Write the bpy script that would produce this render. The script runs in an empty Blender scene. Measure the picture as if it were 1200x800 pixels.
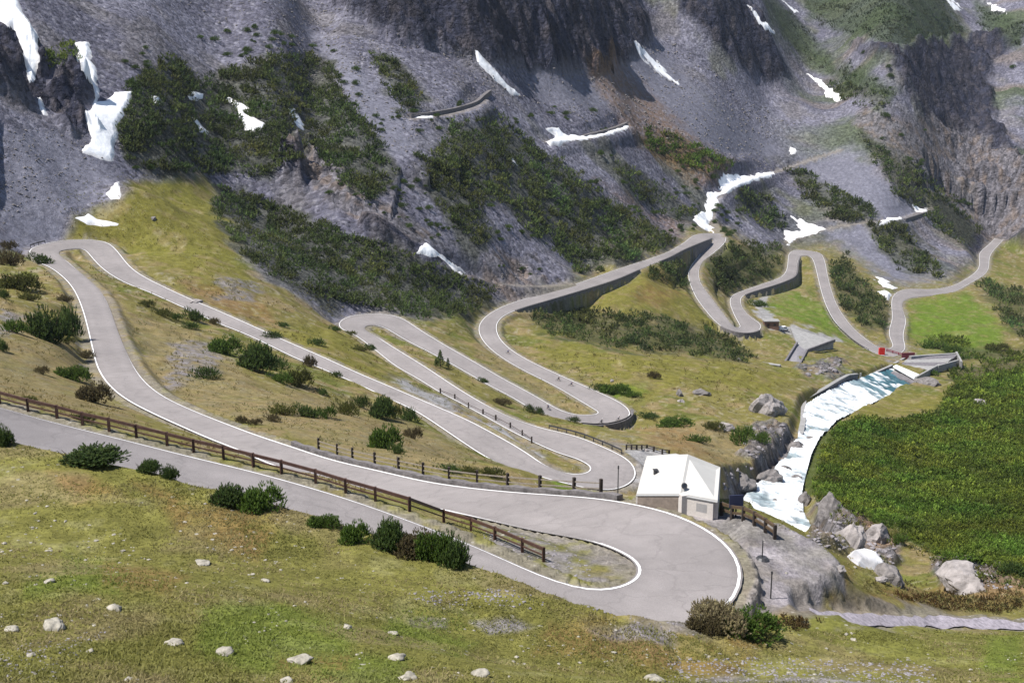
import bpy, bmesh, math, random
import numpy as np
from mathutils import Vector, Matrix
random.seed(7); RNG = np.random.default_rng(11)
sc = bpy.context.scene
COL = sc.collection
F, PITCH = 1500.0, math.radians(14)
CT, ST = math.cos(PITCH), math.sin(PITCH)

# ---------------------------------------------------------------- geometry of view rays (survey helpers)
def ray(px, py):
    u = (np.asarray(px, float) - 600) / F; v = (np.asarray(py, float) - 400) / F
    return np.stack([u, CT - v * ST, -ST - v * CT], -1)
def pix(P):
    P = np.asarray(P, float); x, y, z = P[..., 0], P[..., 1], P[..., 2]
    d = y * CT - z * ST
    return 600 + F * x / d, 400 + F * (-z * CT - y * ST) / d
def at_drop(px, py, D):
    d = ray(px, py); k = np.asarray(D, float) / -d[..., 2]
    return d * k[..., None]
def at_range(px, py, r):
    d = ray(px, py); h = np.hypot(d[..., 0], d[..., 1])
    return d * (np.asarray(r, float) / h)[..., None]

# ---------------------------------------------------------------- noise
def _hash(ix, iy, s):
    h = (ix.astype(np.int64) * 374761393 + iy.astype(np.int64) * 668265263 + s * 1442695041) & 0xFFFFFFFF
    h = ((h ^ (h >> 13)) * 1274126177) & 0xFFFFFFFF
    return ((h ^ (h >> 16)) & 0xFFFF) / 65535.0
def vnoise(x, y, s=0):
    ix = np.floor(x); iy = np.floor(y); fx = x - ix; fy = y - iy
    fx = fx * fx * fx * (fx * (fx * 6 - 15) + 10); fy = fy * fy * fy * (fy * (fy * 6 - 15) + 10)
    a = _hash(ix, iy, s); b = _hash(ix + 1, iy, s); c = _hash(ix, iy + 1, s); d = _hash(ix + 1, iy + 1, s)
    return (a + (b - a) * fx) * (1 - fy) + (c + (d - c) * fx) * fy
def fbm(x, y, s=0, o=4, g=0.5):
    t = 0; a = 1; n = 0
    for i in range(o):
        t = t + a * (vnoise(x, y, s + i * 17) - 0.5) * 2; n += a; a *= g
        x, y = x * 1.94 + y * 0.31 + 3.7, y * 1.94 - x * 0.31 + 8.1
    return t / n
def ridged(x, y, s=0, o=4):
    t = 0; a = 1; n = 0
    for i in range(o):
        t = t + a * (1 - np.abs(vnoise(x, y, s + i * 13) * 2 - 1)); n += a; a *= 0.5
        x, y = x * 1.9 + y * 0.4 + 1.3, y * 1.9 - x * 0.4 + 5.1
    return t / n
def sstep(a, b, x):
    t = np.clip((x - a) / (b - a), 0, 1); return t * t * (3 - 2 * t)

# ---------------------------------------------------------------- the pass road: traced edges (A, B) and the drop below the viewpoint at each section's end
SECT = [
# S1 R1
([(-170,430),(-80,454),(0,477),(50,491),(100,504),(125,509),(175,522),(225,535),(292,550),(350,566),(400,581),(430,590),(465,604),(510,620),(552,637),(600,657),(625,671),(650,682),(675,689)],
 [(-170,483),(-80,505),(0,526),(100,553),(200,581),(300,610),(400,640),(500,670),(600,706),(675,735)]),
# hairpin A
([(675,689),(700,691),(720,689),(740,681),(749,672)],[(675,735),(760,746),(830,738),(862,715),(876,682)]),
([(749,672),(750,666),(744,657),(725,646),(700,636),(675,630)],[(876,682),(876,675),(870,655),(857,637),(837,622),(812,609),(787,599),(750,591)]),
([(675,630),(650,626),(625,622),(600,616),(562,607),(520,598),(480,590),(430,577),(385,565),(340,553),(300,539),(287,530),(250,517),(187,489),(150,471),(130,457),(117,442),(112,430)],
 [(750,591),(712,584),(675,581),(600,576),(550,571),(500,564),(450,552),(400,541),(375,534),(350,525),(325,517),(300,509),(250,490),(225,480),(200,469),(184,460),(170,449),(160,435)]),
([(112,430),(108,412),(102,385),(96,362),(88,342),(78,328),(60,314)],[(160,435),(147,410),(135,380),(129,360),(120,342),(107,330),(95,320)]),
# hairpin C
([(60,314),(45,308),(34,300),(32,294),(37,290),(50,286)],[(95,320),(80,307),(67,297),(69,294)]),
([(50,286),(75,281),(100,280),(125,282),(136,290)],[(69,294),(80,292),(97,291),(104,297)]),
([(136,290),(144,302),(152,314),(170,325),(195,337),(225,351),(250,361),(300,383),(335,399),(375,416),(425,439),(445,447),(475,460),(515,477),(550,492),(587,512),(612,526),(625,535)],
 [(104,297),(110,307),(125,320),(150,334),(170,340),(200,354),(230,367),(252,378),(282,389),(300,397),(330,412),(355,424),(375,431),(400,442),(430,455),(450,465),(487,481),(512,498),(537,515),(562,532),(590,547)]),
# hairpin B
([(625,535),(637,544),(650,550),(662,554),(675,556)],[(590,547),(620,555),(645,562),(680,571),(705,575)]),
([(675,556),(687,554),(693,550),(690,545),(675,537)],[(705,575),(715,576),(737,569),(747,560),(747,550),(740,540),(725,531)]),
([(675,537),(650,530),(630,520),(620,516),(600,506),(575,492),(545,475),(515,460),(487,442),(462,429),(442,412)],
 [(725,531),(700,520),(675,510),(637,502),(600,490),(575,477),(550,463),(525,447),(500,430),(462,407)]),
([(442,412),(425,399),(410,389),(398,386),(394,379),(400,374),(412,369)],[(462,407),(445,396),(427,386),(425,384),(430,381)]),
([(412,369),(437,367),(462,368),(477,375)],[(430,381),(442,381),(455,386)]),
([(477,375),(490,385),(500,391),(525,406),(562,427),(587,442),(625,462),(650,477)],[(455,386),(475,399),(500,411),(530,427),(575,453),(600,465),(615,475),(635,487)]),
# hairpin E
([(650,477),(660,482),(675,486),(690,486)],[(635,487),(650,491),(670,496),(682,498)]),
([(690,486),(698,485),(701,483),(697,480)],[(682,498),(705,500),(725,496),(740,489),(742,484),(736,477),(725,470)]),
([(697,480),(675,467),(650,452),(625,440),(600,427),(577,412),(567,402)],[(725,470),(717,466),(695,456),(660,441),(625,425),(600,411),(590,402)]),
([(567,402),(560,390),(560,380),(570,369),(590,358)],[(590,402),(583,392),(581,380),(588,371),(605,363)]),
([(590,358),(620,348),(652,340),(680,331),(710,320),(740,310),(780,297)],[(605,363),(640,353),(680,341),(710,332),(730,325),(750,315),(782,303)]),
([(780,297),(787,293),(804,283),(809,277),(822,273)],[(782,303),(798,294),(817,286),(830,281)]),
([(822,273),(845,273),(854,278),(849,286)],[(830,281),(833,280),(834,283)]),
([(849,286),(836,297),(821,307),(818,317),(819,330),(832,347),(845,364),(858,381)],[(834,283),(826,291),(815,304),(806,315),(805,324),(815,349),(834,373),(846,384)]),
([(858,381),(863,384),(868,383)],[(846,384),(864,391),(882,391),(893,386)]),
([(868,383),(860,369),(855,356),(855,349),(860,344)],[(893,386),(893,380),(879,371),(869,360),(867,349),(870,346)]),
([(860,344),(875,339),(901,330),(914,326)],[(870,346),(882,342),(909,334),(920,330)]),
([(914,326),(922,318),(923,308),(924,294)],[(920,330),(933,324),(934,310),(936,300)]),
([(924,294),(938,292),(966,296)],[(936,300),(946,299),(953,302)]),
([(966,296),(967,306),(971,330),(980,358),(1000,386),(1028,407)],[(953,302),(958,324),(964,350),(976,376),(1000,400),(1018,411)]),
([(1028,407),(1040,409),(1048,406)],[(1018,411),(1045,421),(1063,410)]),
([(1048,406),(1042,396),(1041,386),(1046,374),(1044,354),(1046,344)],[(1063,410),(1058,396),(1060,384),(1063,376),(1058,364),(1056,352)]),
([(1046,344),(1060,338),(1100,339),(1120,334),(1140,322),(1150,313),(1148,304),(1144,297),(1160,286),(1166,279)],[(1056,352),(1070,348),(1100,346),(1120,342),(1140,330),(1158,320),(1161,312),(1157,302),(1168,289),(1176,281)]),
]
DEND = [30.5,31.5,33,51,62,64,66,76,77.5,79,91,93.5,95,102,103,104,108,111,119,123,125.5,139,141,145.5,148,151,152.5,160,161,166,178]
D0 = 24.5
def rs(p, n):
    p = np.array(p, float); s = np.r_[0, np.cumsum(np.hypot(*np.diff(p, axis=0).T))]
    t = np.linspace(0, s[-1], n); return np.c_[np.interp(t, s, p[:, 0]), np.interp(t, s, p[:, 1])]
def build_road():
    A = []; B = []; D = []; d0 = D0
    for (a, b), d1 in zip(SECT, DEND):
        L = max(len(a), len(b)); n = max(6, L * 3)
        a = rs(a, n); b = rs(b, n); d = np.linspace(d0, d1, n); d0 = d1
        k = 0 if not A else 1
        A.append(a[k:]); B.append(b[k:]); D.append(d[k:])
    A = np.concatenate(A); B = np.concatenate(B); D = np.concatenate(D)
    def sm(v, k, it):
        for _ in range(it):
            w = v.copy(); w[1:-1] = (v[:-2] + 2 * v[1:-1] + v[2:]) / 4; v = w
        return v
    A = sm(A, 1, 3); B = sm(B, 1, 3); D = sm(D, 1, 30)
    return at_drop(A[:, 0], A[:, 1], D), at_drop(B[:, 0], B[:, 1], D)
RA, RB = build_road()
# resample with equal steps along the centre line
_c = (RA + RB) / 2; _s = np.r_[0, np.cumsum(np.linalg.norm(np.diff(_c, axis=0), axis=1))]
_n = int(_s[-1] / 1.2); _t = np.linspace(0, _s[-1], _n)
RA = np.stack([np.interp(_t, _s, RA[:, i]) for i in range(3)], 1)
RB = np.stack([np.interp(_t, _s, RB[:, i]) for i in range(3)], 1)
def smooth3(v, it):
    for _ in range(it):
        w = v.copy(); w[1:-1] = (v[:-2] + 2 * v[1:-1] + v[2:]) / 4; v = w
    return v
RA = smooth3(RA, 4); RB = smooth3(RB, 4)
def edge_normals(E, O):
    t = np.gradient(smooth3(E, 12), axis=0)[:, :2]; t /= np.linalg.norm(t, axis=1)[:, None] + 1e-9; n = np.stack([t[:, 1], -t[:, 0]], 1)
    n *= np.sign(((E - O)[:, :2] * n).sum(1))[:, None]; return n
NB = edge_normals(RB, RA); NA = edge_normals(RA, RB)
RC = (RA + RB) / 2; RW = np.linalg.norm((RA - RB)[:, :2], axis=1) / 2

# ---------------------------------------------------------------- terrain survey points
CTRL = []      # x, y, z
def cp(px, py, D): CTRL.append(at_drop(px, py, D))
def cr(px, r, D):  # behind an edge: bearing of px, range r, drop D
    d = ray(px, 500); h = math.hypot(d[0], d[1]); CTRL.append(np.array([d[0] / h * r, d[1] / h * r, -D]))
for p in RC[::7]: CTRL.append(p)
for q in """0,800,19 200,800,19.5 400,800,20 600,800,21 800,800,23 1000,800,25 1200,800,26 0,650,23 200,690,22.5 400,700,23.5 600,740,25.5 800,765,27.5
1000,768,32 1200,770,32 900,742,33 1000,740,34.4 1100,740,36.6 1200,742,38 1000,727,35.2 1100,727,38.5 1200,730,41
1000,700,35 1000,682,35.2 1040,690,37.6 980,668,33.8 1100,700,43 1200,705,45 960,705,35 1130,682,58 1200,685,58 1062,683,44 880,620,33.1 925,640,33.2 940,670,33.3 900,690,32.8 910,650,33 862,592,33.3 800,590,33.3 770,585,33.2
800,577,33.4
915,600,88 905,570,92 925,560,96 940,520,106 960,490,118 1000,465,132 1060,445,150 1100,432,158
955,600,88 970,560,100 1015,655,80 980,640,80 1040,640,82 960,655,76 
800,520,88 760,525,84 850,555,85 840,500,100 900,480,110 800,470,107 850,430,116 900,440,119 760,440,108 700,420,109 650,400,110 650,375,122 700,380,119 760,372,124
620,385,112 720,345,126 760,330,127 800,340,130 840,402,139 760,415,119 870,420,131 950,430,137 1000,430,143 900,400,141 
940,370,149 960,395,152 1040,380,160 1110,380,166 1160,400,168 1200,410,170 1100,342,168 1150,440,158 1200,450,152 1200,490,134 1000,500,118 1080,490,126 1050,540,112 1200,540,114 1100,600,98 1200,620,92
1090,655,82 1200,660,76 1000,560,104 880,500,108 870,530,99
30,400,45 0,330,56 0,450,37 50,360,51 -60,420,40 -80,330,55 250,430,56 400,490,55 500,530,58 600,562,54 200,300,68 280,300,73 200,240,61 270,255,68 100,255,57 0,270,56 150,222,53
660,574,52 400,405,76 440,430,82 350,335,82 450,345,93 550,362,104 300,345,76 300,380,73 520,380,100 500,500,72 590,520,80 700,500,101 760,500,101
-100,500,27 -100,800,19 1300,800,27 1300,720,46 1300,600,95 1300,480,135 1300,400,172 -150,650,22 0,570,24.6 200,620,25.3""".split():
    a, b, c = q.split(','); cp(float(a), float(b), float(c))
# crest of the near bank, just this side of the road
for px, py, rr in [(-60,500,None),(0,516,None),(60,528,None),(112,541,None),(170,553,None),(225,567,None),(325,592,None),(362,607,None),(450,632,None),(500,645,None),(562,658,None),(600,671,None),(662,693,None),(720,709,None),(780,720,None),(830,725,None),(870,731,None)]:
    k = np.argmin(np.abs(pix(RB[:400])[0] - px) + 1000 * (np.arange(400) > np.argmax(pix(RB[:400])[0][:250])))
    r = np.hypot(RB[k, 0], RB[k, 1]) - 4.2
    p = at_range(px, py, r); CTRL.append(p)
# hidden ground behind the turning place and under the fences
for a in [(870,125,60),(900,118,56),(900,165,84),(930,110,54),(930,160,80),(960,103,44),(1000,103,43),(960,150,76),(850,150,76),(780,120,56),(780,165,76),(740,130,60),(1000,130,66),(1050,130,64),(1100,150,70),(1180,150,64),
          (0,8,7.5),(300,8,7.5),(600,8,7.5),(900,8,8),(1200,8,8.5),(0,18,12.5),(600,18,13),(1200,18,14.5)]: cr(*a)
# the mountain: from its foot upwards at the slopes the photo shows, column by column; (y from which it holds, slope in degrees)
MT = [(-160,275,48,[(275,30)]),(-60,268,52,[(268,31)]),(30,258,56,[(258,31),(120,38)]),(110,240,57,[(240,32),(180,45),(150,33)]),(180,212,55,[(212,32),(205,45),(150,33)]),(260,222,63,[(222,36),(150,33)]),
 (330,262,76,[(262,38),(235,56),(190,33)]),(365,282,80,[(282,36),(228,33),(20,40)]),(400,300,84,[(300,40),(245,33),(10,60)]),(435,316,89,[(316,42),(250,33),(28,62)]),(470,330,94,[(325,44),(262,33),(48,66)]),(505,338,99,[(330,46),(270,33),(58,68)]),(540,345,104,[(328,49),(275,33),(68,70)]),(610,333,111,[(320,46),(290,33),(72,72)]),
 (680,318,117,[(318,38),(270,32),(84,72)]),(725,300,120,[(300,42),(260,32),(62,60),(40,40)]),(770,280,123,[(280,36),(230,32),(32,66)]),(830,258,124,[(258,34),(200,32),(78,72),(10,45)]),(890,262,140,[(262,34),(100,74),(30,38)]),
 (940,278,151,[(278,33),(150,33),(90,42)]),(990,290,154,[(290,31),(190,33),(130,40),(60,38)]),(1040,310,163,[(310,31),(240,33),(180,52),(60,36)]),(1090,300,169,[(300,31),(240,36),(200,46),(70,36)]),
 (1140,285,176,[(285,31),(270,42),(250,42),(90,36)]),(1190,295,181,[(295,34),(240,58),(190,38),(130,44),(60,38)]),(1260,300,186,[(300,34),(200,50),(60,38)]),(1350,300,190,[(300,34),(60,38)])]
for px, yb, Db, sl in MT:
    p = at_drop(px, yb, Db); r = math.hypot(p[0], p[1]); z = p[2]; CTRL.append(p)
    y = yb
    while y > -170:
        stp = 9 if y > -20 else 45
        ang = ([sl[0][1]] + [s for yy, s in sl if y <= yy])[-1]
        if y < -5: ang = 34
        ang = math.degrees(math.atan(math.tan(math.radians(ang)) * (.5 if px > 350 else .62))) if ang < 50 else ang - 16
        y -= stp
        d = ray(px, y); e = d[2] / math.hypot(d[0], d[1])
        t = math.tan(math.radians(ang))
        # r2*e = z + (r2-r)*t
        r2 = (z - r * t) / (e - t); z = r2 * e; r = r2
        CTRL.append(np.array([d[0], d[1], 0]) / math.hypot(d[0], d[1]) * r + np.array([0, 0, z]))
CTRL = np.array(CTRL, float)
cth = np.arctan2(CTRL[:, 0], CTRL[:, 1]); clr = np.log(np.hypot(CTRL[:, 0], CTRL[:, 1])); cs = CTRL[:, 2] / np.hypot(CTRL[:, 0], CTRL[:, 1])
def kern(d2): return 0.5 * d2 * np.log(d2 + 1e-12)
_n = len(CTRL)
_K = kern((cth[:, None] - cth) ** 2 + (clr[:, None] - clr) ** 2) + np.eye(_n) * 2e-5
_P = np.c_[np.ones(_n), cth, clr]
_M = np.block([[_K, _P], [_P.T, np.zeros((3, 3))]])
_w = np.linalg.solve(_M, np.r_[cs, 0, 0, 0])
def tps(th, lr):
    o = np.empty(th.size); th = th.ravel(); lr = lr.ravel()
    for i in range(0, th.size, 20000):
        a = th[i:i + 20000, None]; b = lr[i:i + 20000, None]
        o[i:i + 20000] = kern((a - cth) ** 2 + (b - clr) ** 2) @ _w[:_n] + _w[_n] + a[:, 0] * _w[_n + 1] + b[:, 0] * _w[_n + 2]
    return o
# terrain net: bearings x ranges, finer where the photo looks
def spaced(knots, steps):
    o = [knots[0]]
    for a, b, n in zip(knots[:-1], knots[1:], steps): o += list(np.linspace(a, b, n + 1)[1:])
    return np.array(o)
TH = np.radians(spaced([-46, -25, 25, 46], [60, 860, 60]))
LR = spaced(list(np.log([4, 30, 110, 330, 2400, 5200])), [60, 290, 300, 680, 80])
def cr_up(g, xc, xf, axis):
    i = np.clip(np.searchsorted(xc, xf, side='right') - 1, 0, len(xc) - 2)
    t = (xf - xc[i]) / (xc[i + 1] - xc[i])
    im = np.clip(i - 1, 0, len(xc) - 1); i2 = np.clip(i + 2, 0, len(xc) - 1)
    sh = [1, 1]; sh[axis] = -1; t = t.reshape(sh); T = lambda k: np.take(g, k, axis=axis)
    a, b, c, d = T(im), T(i), T(i + 1), T(i2)
    return 0.5 * ((2 * b) + (-a + c) * t + (2 * a - 5 * b + 4 * c - d) * t * t + (-a + 3 * b - 3 * c + d) * t ** 3)
thc = np.linspace(TH[0], TH[-1], 260); lrc = np.linspace(LR[0], LR[-1], 340)
S0 = tps(*np.meshgrid(thc, lrc, indexing='ij')).reshape(260, 340)
S0 = cr_up(cr_up(S0, thc, TH, 0), lrc, LR, 1)
GT, GL = np.meshgrid(TH, LR, indexing='ij'); GR = np.exp(GL)
GX = GR * np.sin(GT); GY = GR * np.cos(GT); GZ = S0 * GR
GPX, GPY = pix(np.stack([GX, GY, GZ], -1))
GPX = np.where(GR > 12, GPX, -9999)

# ---------------------------------------------------------------- outlines of what covers the ground (traced outlines, laid on the relief)
def poly(t): return np.array([[float(v) for v in q.split(',')] for q in t.split()])
def sdist(P, x, y):
    """signed distance in picture units, positive inside; only worked out near the outline's box"""
    o = np.full(x.shape, -60.0); m = (x > P[:, 0].min() - 25) & (x < P[:, 0].max() + 25) & (y > P[:, 1].min() - 25) & (y < P[:, 1].max() + 25)
    if not m.any(): return o
    a = x[m]; b = y[m]; ins = np.zeros(a.shape, bool); dm = np.full(a.shape, 1e9)
    for (x0, y0), (x1, y1) in zip(P, np.roll(P, -1, 0)):
        if y0 != y1:
            c = ((y0 > b) != (y1 > b)) & (a < (x1 - x0) * (b - y0) / (y1 - y0) + x0); ins ^= c
        t = np.clip(((a - x0) * (x1 - x0) + (b - y0) * (y1 - y0)) / ((x1 - x0) ** 2 + (y1 - y0) ** 2 + 1e-9), 0, 1)
        dm = np.minimum(dm, (a - x0 - t * (x1 - x0)) ** 2 + (b - y0 - t * (y1 - y0)) ** 2)
    dm = np.sqrt(dm); o[m] = np.where(ins, dm, -dm); return o
MOUNT = poly("-400,330 -60,300 30,292 45,286 75,266 130,236 160,212 200,205 245,214 262,262 300,322 350,352 400,374 500,378 575,352 600,350 640,338 790,285 810,268 855,268 895,300 922,290 965,288 1000,300 1040,335 1110,330 1140,310 1165,276 1200,286 1500,320 1500,-900 -400,-900")
MEADOW = [poly("70,268 130,222 190,207 245,217 262,260 288,322 300,345 250,340 200,318 160,300 135,278 90,277"), poly("690,345 750,318 800,336 835,378 860,392 760,366 700,362"),
          poly("998,466 1130,460 1145,478 1100,492 1060,488 1000,490"), poly("300,385 380,380 470,440 440,444 370,412"), poly("620,385 700,410 870,425 940,440 900,462 800,450 760,470 700,440 640,415")]
GREEN = [poly("915,343 965,352 1003,396 1000,404 955,388 900,360"), poly("1068,352 1135,343 1180,388 1172,415 1090,416 1066,392"),
         poly("240,715 330,705 420,730 410,775 300,790 230,760"), poly("380,760 480,775 470,815 350,815"), poly("30,672 75,668 70,700 30,700"), poly("700,452 760,455 752,470 706,466"), poly("640,560 690,565 660,580"),
         poly("80,640 150,660 140,700 60,690"), poly("1160,745 1200,745 1200,800 1150,790"), poly("460,700 560,720 540,760 440,750")]
SCRUB = [poly(t) for t in ["148,105 200,65 235,92 300,70 330,60 388,72 402,112 440,158 470,205 432,235 400,215 372,182 334,190 315,215 260,205 200,203 150,188 138,150",
 "252,215 300,232 350,252 420,278 480,300 540,325 580,340 562,364 500,374 440,360 380,352 320,325 278,290 250,250", "528,147 585,135 620,163 660,195 700,225 740,250 787,283 770,298 720,308 680,322 655,300 620,272 590,238 556,242 520,205 505,190",
 "433,60 460,70 502,120 472,132 452,100", "712,190 745,200 802,243 828,252 800,265 755,238", "760,150 800,165 858,196 842,207 790,190 750,170", "922,200 950,205 1028,250 1020,266 985,260 940,232", "868,225 900,235 922,265 902,272 862,245",
 "835,300 870,285 912,290 918,308 900,324 870,334 850,345 838,335 822,314", "1018,266 1050,263 1090,298 1104,325 1060,318 1030,292", "990,300 1012,330 1045,356 1040,385 1010,384 985,358 972,312",
 "640,363 700,364 780,374 850,395 888,418 862,424 800,412 740,410 690,402 650,392 612,374", "1008,160 1060,190 1110,228 1152,270 1135,292 1090,262 1050,226", "1140,328 1210,340 1210,405 1186,388 1158,350", "755,310 800,291 806,320 800,337 760,326",
 "490,180 520,200 560,240 580,280 560,290 520,250 500,210", "1085,395 1110,400 1200,412 1200,425 1120,422", "1110,432 1210,420 1210,470 1150,470 1120,455", "50,60 85,50 100,75 60,85","965,95 1050,110 1030,130 975,110"]]
GMASS = poly("944,514 990,489 1050,492 1102,482 1112,456 1160,440 1230,425 1230,692 1160,664 1100,655 1060,628 1010,607 962,590 940,560")
DGREEN = [poly("936,-10 1100,-10 1135,50 1080,62 1000,42 950,25"), poly("895,-10 930,20 975,70 1015,100 985,96 930,60 900,25"), poly("985,68 1055,112 1040,122 985,98"), poly("1140,0 1200,30 1200,60 1150,40")]
RUST = [poly("868,708 930,704 1000,712 960,738 880,738"), poly("975,690 1060,688 1200,684 1210,708 1100,716 1000,712"), poly("680,70 720,68 800,150 858,198 820,215 760,180 715,125"), poly("700,210 760,250 800,262 790,275 730,240"),
        poly("1000,600 1050,620 1040,640 1000,625"), poly("660,700 720,706 710,712 665,706"), poly("210,330 300,345 330,380 270,372 230,350"), poly("60,555 110,558 150,585 90,590"),
        poly("150,560 210,585 330,600 300,640 200,620"), poly("740,500 800,505 850,545 800,540"), poly("750,330 800,345 780,360 745,350"), poly("330,765 420,770 400,800 330,800"),
        poly("130,650 220,665 200,700 120,690"), poly("640,700 900,745 860,775 620,740"), poly("960,660 1000,668 990,690 960,685")]
GRAVEL = [poly("560,612 620,612 700,632 742,655 745,672 720,684 690,686 650,676 600,652 570,640"), poly("780,592 850,600 905,612 950,630 984,660 990,690 965,712 930,718 880,735 878,680 860,632 815,606"), poly("455,446 520,462 600,510 640,535 625,534 560,494 470,458"),
          poly("190,405 250,400 255,440 200,450"), poly("250,325 300,335 300,355 260,350"), poly("545,692 600,690 625,704 570,708"), poly("680,708 800,722 880,735 800,745 700,722"), poly("780,775 960,768 1100,785 1080,800 800,800"),
          poly("0,360 30,370 20,400 0,400"), poly("740,525 775,530 745,578 728,572 748,550"), poly("700,510 770,520 760,530 720,525"), poly("1000,400 1030,412 1050,420 1100,425 1090,415"), poly("470,690 520,690 520,700 480,705")]
RUBBLE = [poly("545,288 620,305 640,332 590,345 555,325"), poly("700,275 760,265 780,290 730,305 700,300"), poly("330,180 360,165 440,235 520,262 500,275 430,262 380,235"), poly("850,550 905,540 935,560 870,585 845,575"), poly("880,500 945,500 935,560 900,560 870,530"), poly("940,590 975,590 1020,612 1055,640 1045,675 1000,650 950,635"),
          poly("935,432 985,418 990,438 940,440"), poly("1010,130 1200,180 1210,260 1160,290 1080,220 1000,150"), poly("1090,655 1160,668 1190,692 1110,690")]
FINE = [poly("930,190 1000,175 1075,245 1060,262 1000,262 965,235"), poly("960,270 1010,262 1110,335 1050,345 1010,320"), poly("320,0 400,60 470,130 490,180 440,180 420,130 380,60"), poly("0,150 60,150 140,210 60,262 0,270"), poly("600,60 740,40 920,180 850,190 740,130 640,120")]

TAN = [poly("150,372 230,385 300,450 420,470 560,540 520,552 430,545 330,505 240,490 170,430"), poly("-20,400 90,408 112,440 132,464 165,490 100,482 -20,464"), poly("90,310 130,330 150,380 160,420 140,400 120,350"), poly("560,400 640,450 690,480 660,476 590,440"), poly("740,500 860,500 880,530 850,560 800,535")]
PALE = [poly("440,446 478,449 520,469 560,493 600,514 640,539 625,537 560,500 500,474 470,462"), poly("736,528 752,524 778,530 770,545 752,580 738,574 750,560 748,545"), poly("884,350 898,342 902,360 913,381 897,384 884,366"), poly("905,384 930,382 985,398 978,402 935,396")]
# ---------------------------------------------------------------- relief detail and the road benches
flatP = np.clip(np.where(GPX < -9000, 0, 1), 0, 1)
wx = fbm(GX / 9, GY / 9, 3, 3); wy = fbm(GX / 9, GY / 9, 5, 3)
wob = np.clip(1500 / GR, 0, 14) * 0.9
PXW = GPX + wx * np.clip(9000 / GR, 4, 16); PYW = GPY + wy * np.clip(6000 / GR, 3, 11)
mount = sstep(-10, 14, sdist(MOUNT, PXW, PYW)); mount = np.where((GPY < -20) & (GR > 300), 1, mount)
mount = np.where((GPX < -100) & (GPY < 250) & (GR > 200), 1, mount)
def mk(ps, soft=4.0):
    if isinstance(ps, np.ndarray): ps = [ps]
    o = np.zeros(PXW.shape)
    for p in ps: o = np.maximum(o, sstep(-soft, soft, sdist(p, PXW, PYW)))
    return o
dzr = np.gradient(GZ, LR, axis=1) / GR; dzt = np.gradient(GZ, TH, axis=0) / GR
slope0 = np.hypot(dzr, dzt)
steep = sstep(0.95, 1.5, slope0) * mount
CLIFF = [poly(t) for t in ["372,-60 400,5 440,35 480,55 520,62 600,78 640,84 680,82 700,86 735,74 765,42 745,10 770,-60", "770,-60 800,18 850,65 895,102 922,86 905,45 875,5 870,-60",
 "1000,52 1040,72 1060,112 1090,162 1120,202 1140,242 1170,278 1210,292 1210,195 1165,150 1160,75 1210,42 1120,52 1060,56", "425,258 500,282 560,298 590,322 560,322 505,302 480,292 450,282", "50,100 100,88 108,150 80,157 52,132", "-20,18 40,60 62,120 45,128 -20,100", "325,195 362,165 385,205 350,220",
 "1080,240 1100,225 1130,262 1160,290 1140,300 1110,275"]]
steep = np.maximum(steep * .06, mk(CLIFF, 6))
fine = mk(FINE, 10)
# ribs and gullies that run down the fall line: coordinates turned along the mountain's slope
GA = GX * 0.37 + GY * 0.93; GB = GX * 0.93 - GY * 0.37
GA = GA + fbm(GX / 45, GY / 45, 151, 3) * 26; rib = ridged(GA / 34, GB / 120, 21, 4) - 0.5
rib2 = ridged(GX / 13, GY / 16, 31, 4) - 0.5
rub = mk(RUBBLE, 5)
farr = sstep(700, 1000, GR) * mount
Hn = (mount * (1 - fine * 0.75) * (fbm(GX / 40, GY / 40, 1, 3) * 1.5 + rib * 1.7 + fbm(GX / 6, GY / 6, 9, 3) * 0.35)
      + steep * (rib * 24 + (ridged(GA / 16 + fbm(GX / 20, GY / 20, 152, 3) * 1.2, GY / 45, 33, 4) - .5) * 14 + rib2 * 5 + fbm(GX / 4, GY / 4, 12, 3) * 2.5) + farr * (ridged(GA / 60, GB / 200, 41, 5) - 0.5) * 15 * (1 - fine)
      + rub * (1 - farr * .8) * (rib2 * 5 + (ridged(GX / 4, GY / 4.5, 51, 3) - 0.5) * 2.6) * (1 - steep)
      + (1 - mount) * (fbm(GX / 14, GY / 14, 2, 3) * 0.5 + fbm(GX / 3, GY / 3, 6, 3) * 0.10) * sstep(12, 60, GR) + (1 - mount) * sstep(120, 260, GR) * fbm(GX / 9, GY / 9, 8, 3) * 1.1)
RIVL = [(858,616),(868,592),(880,572),(905,550),(918,532),(930,512),(940,490),(948,474),(985,455),(1020,438),(1045,429),(1085,430)]
from mathutils.kdtree import KDTree
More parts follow.
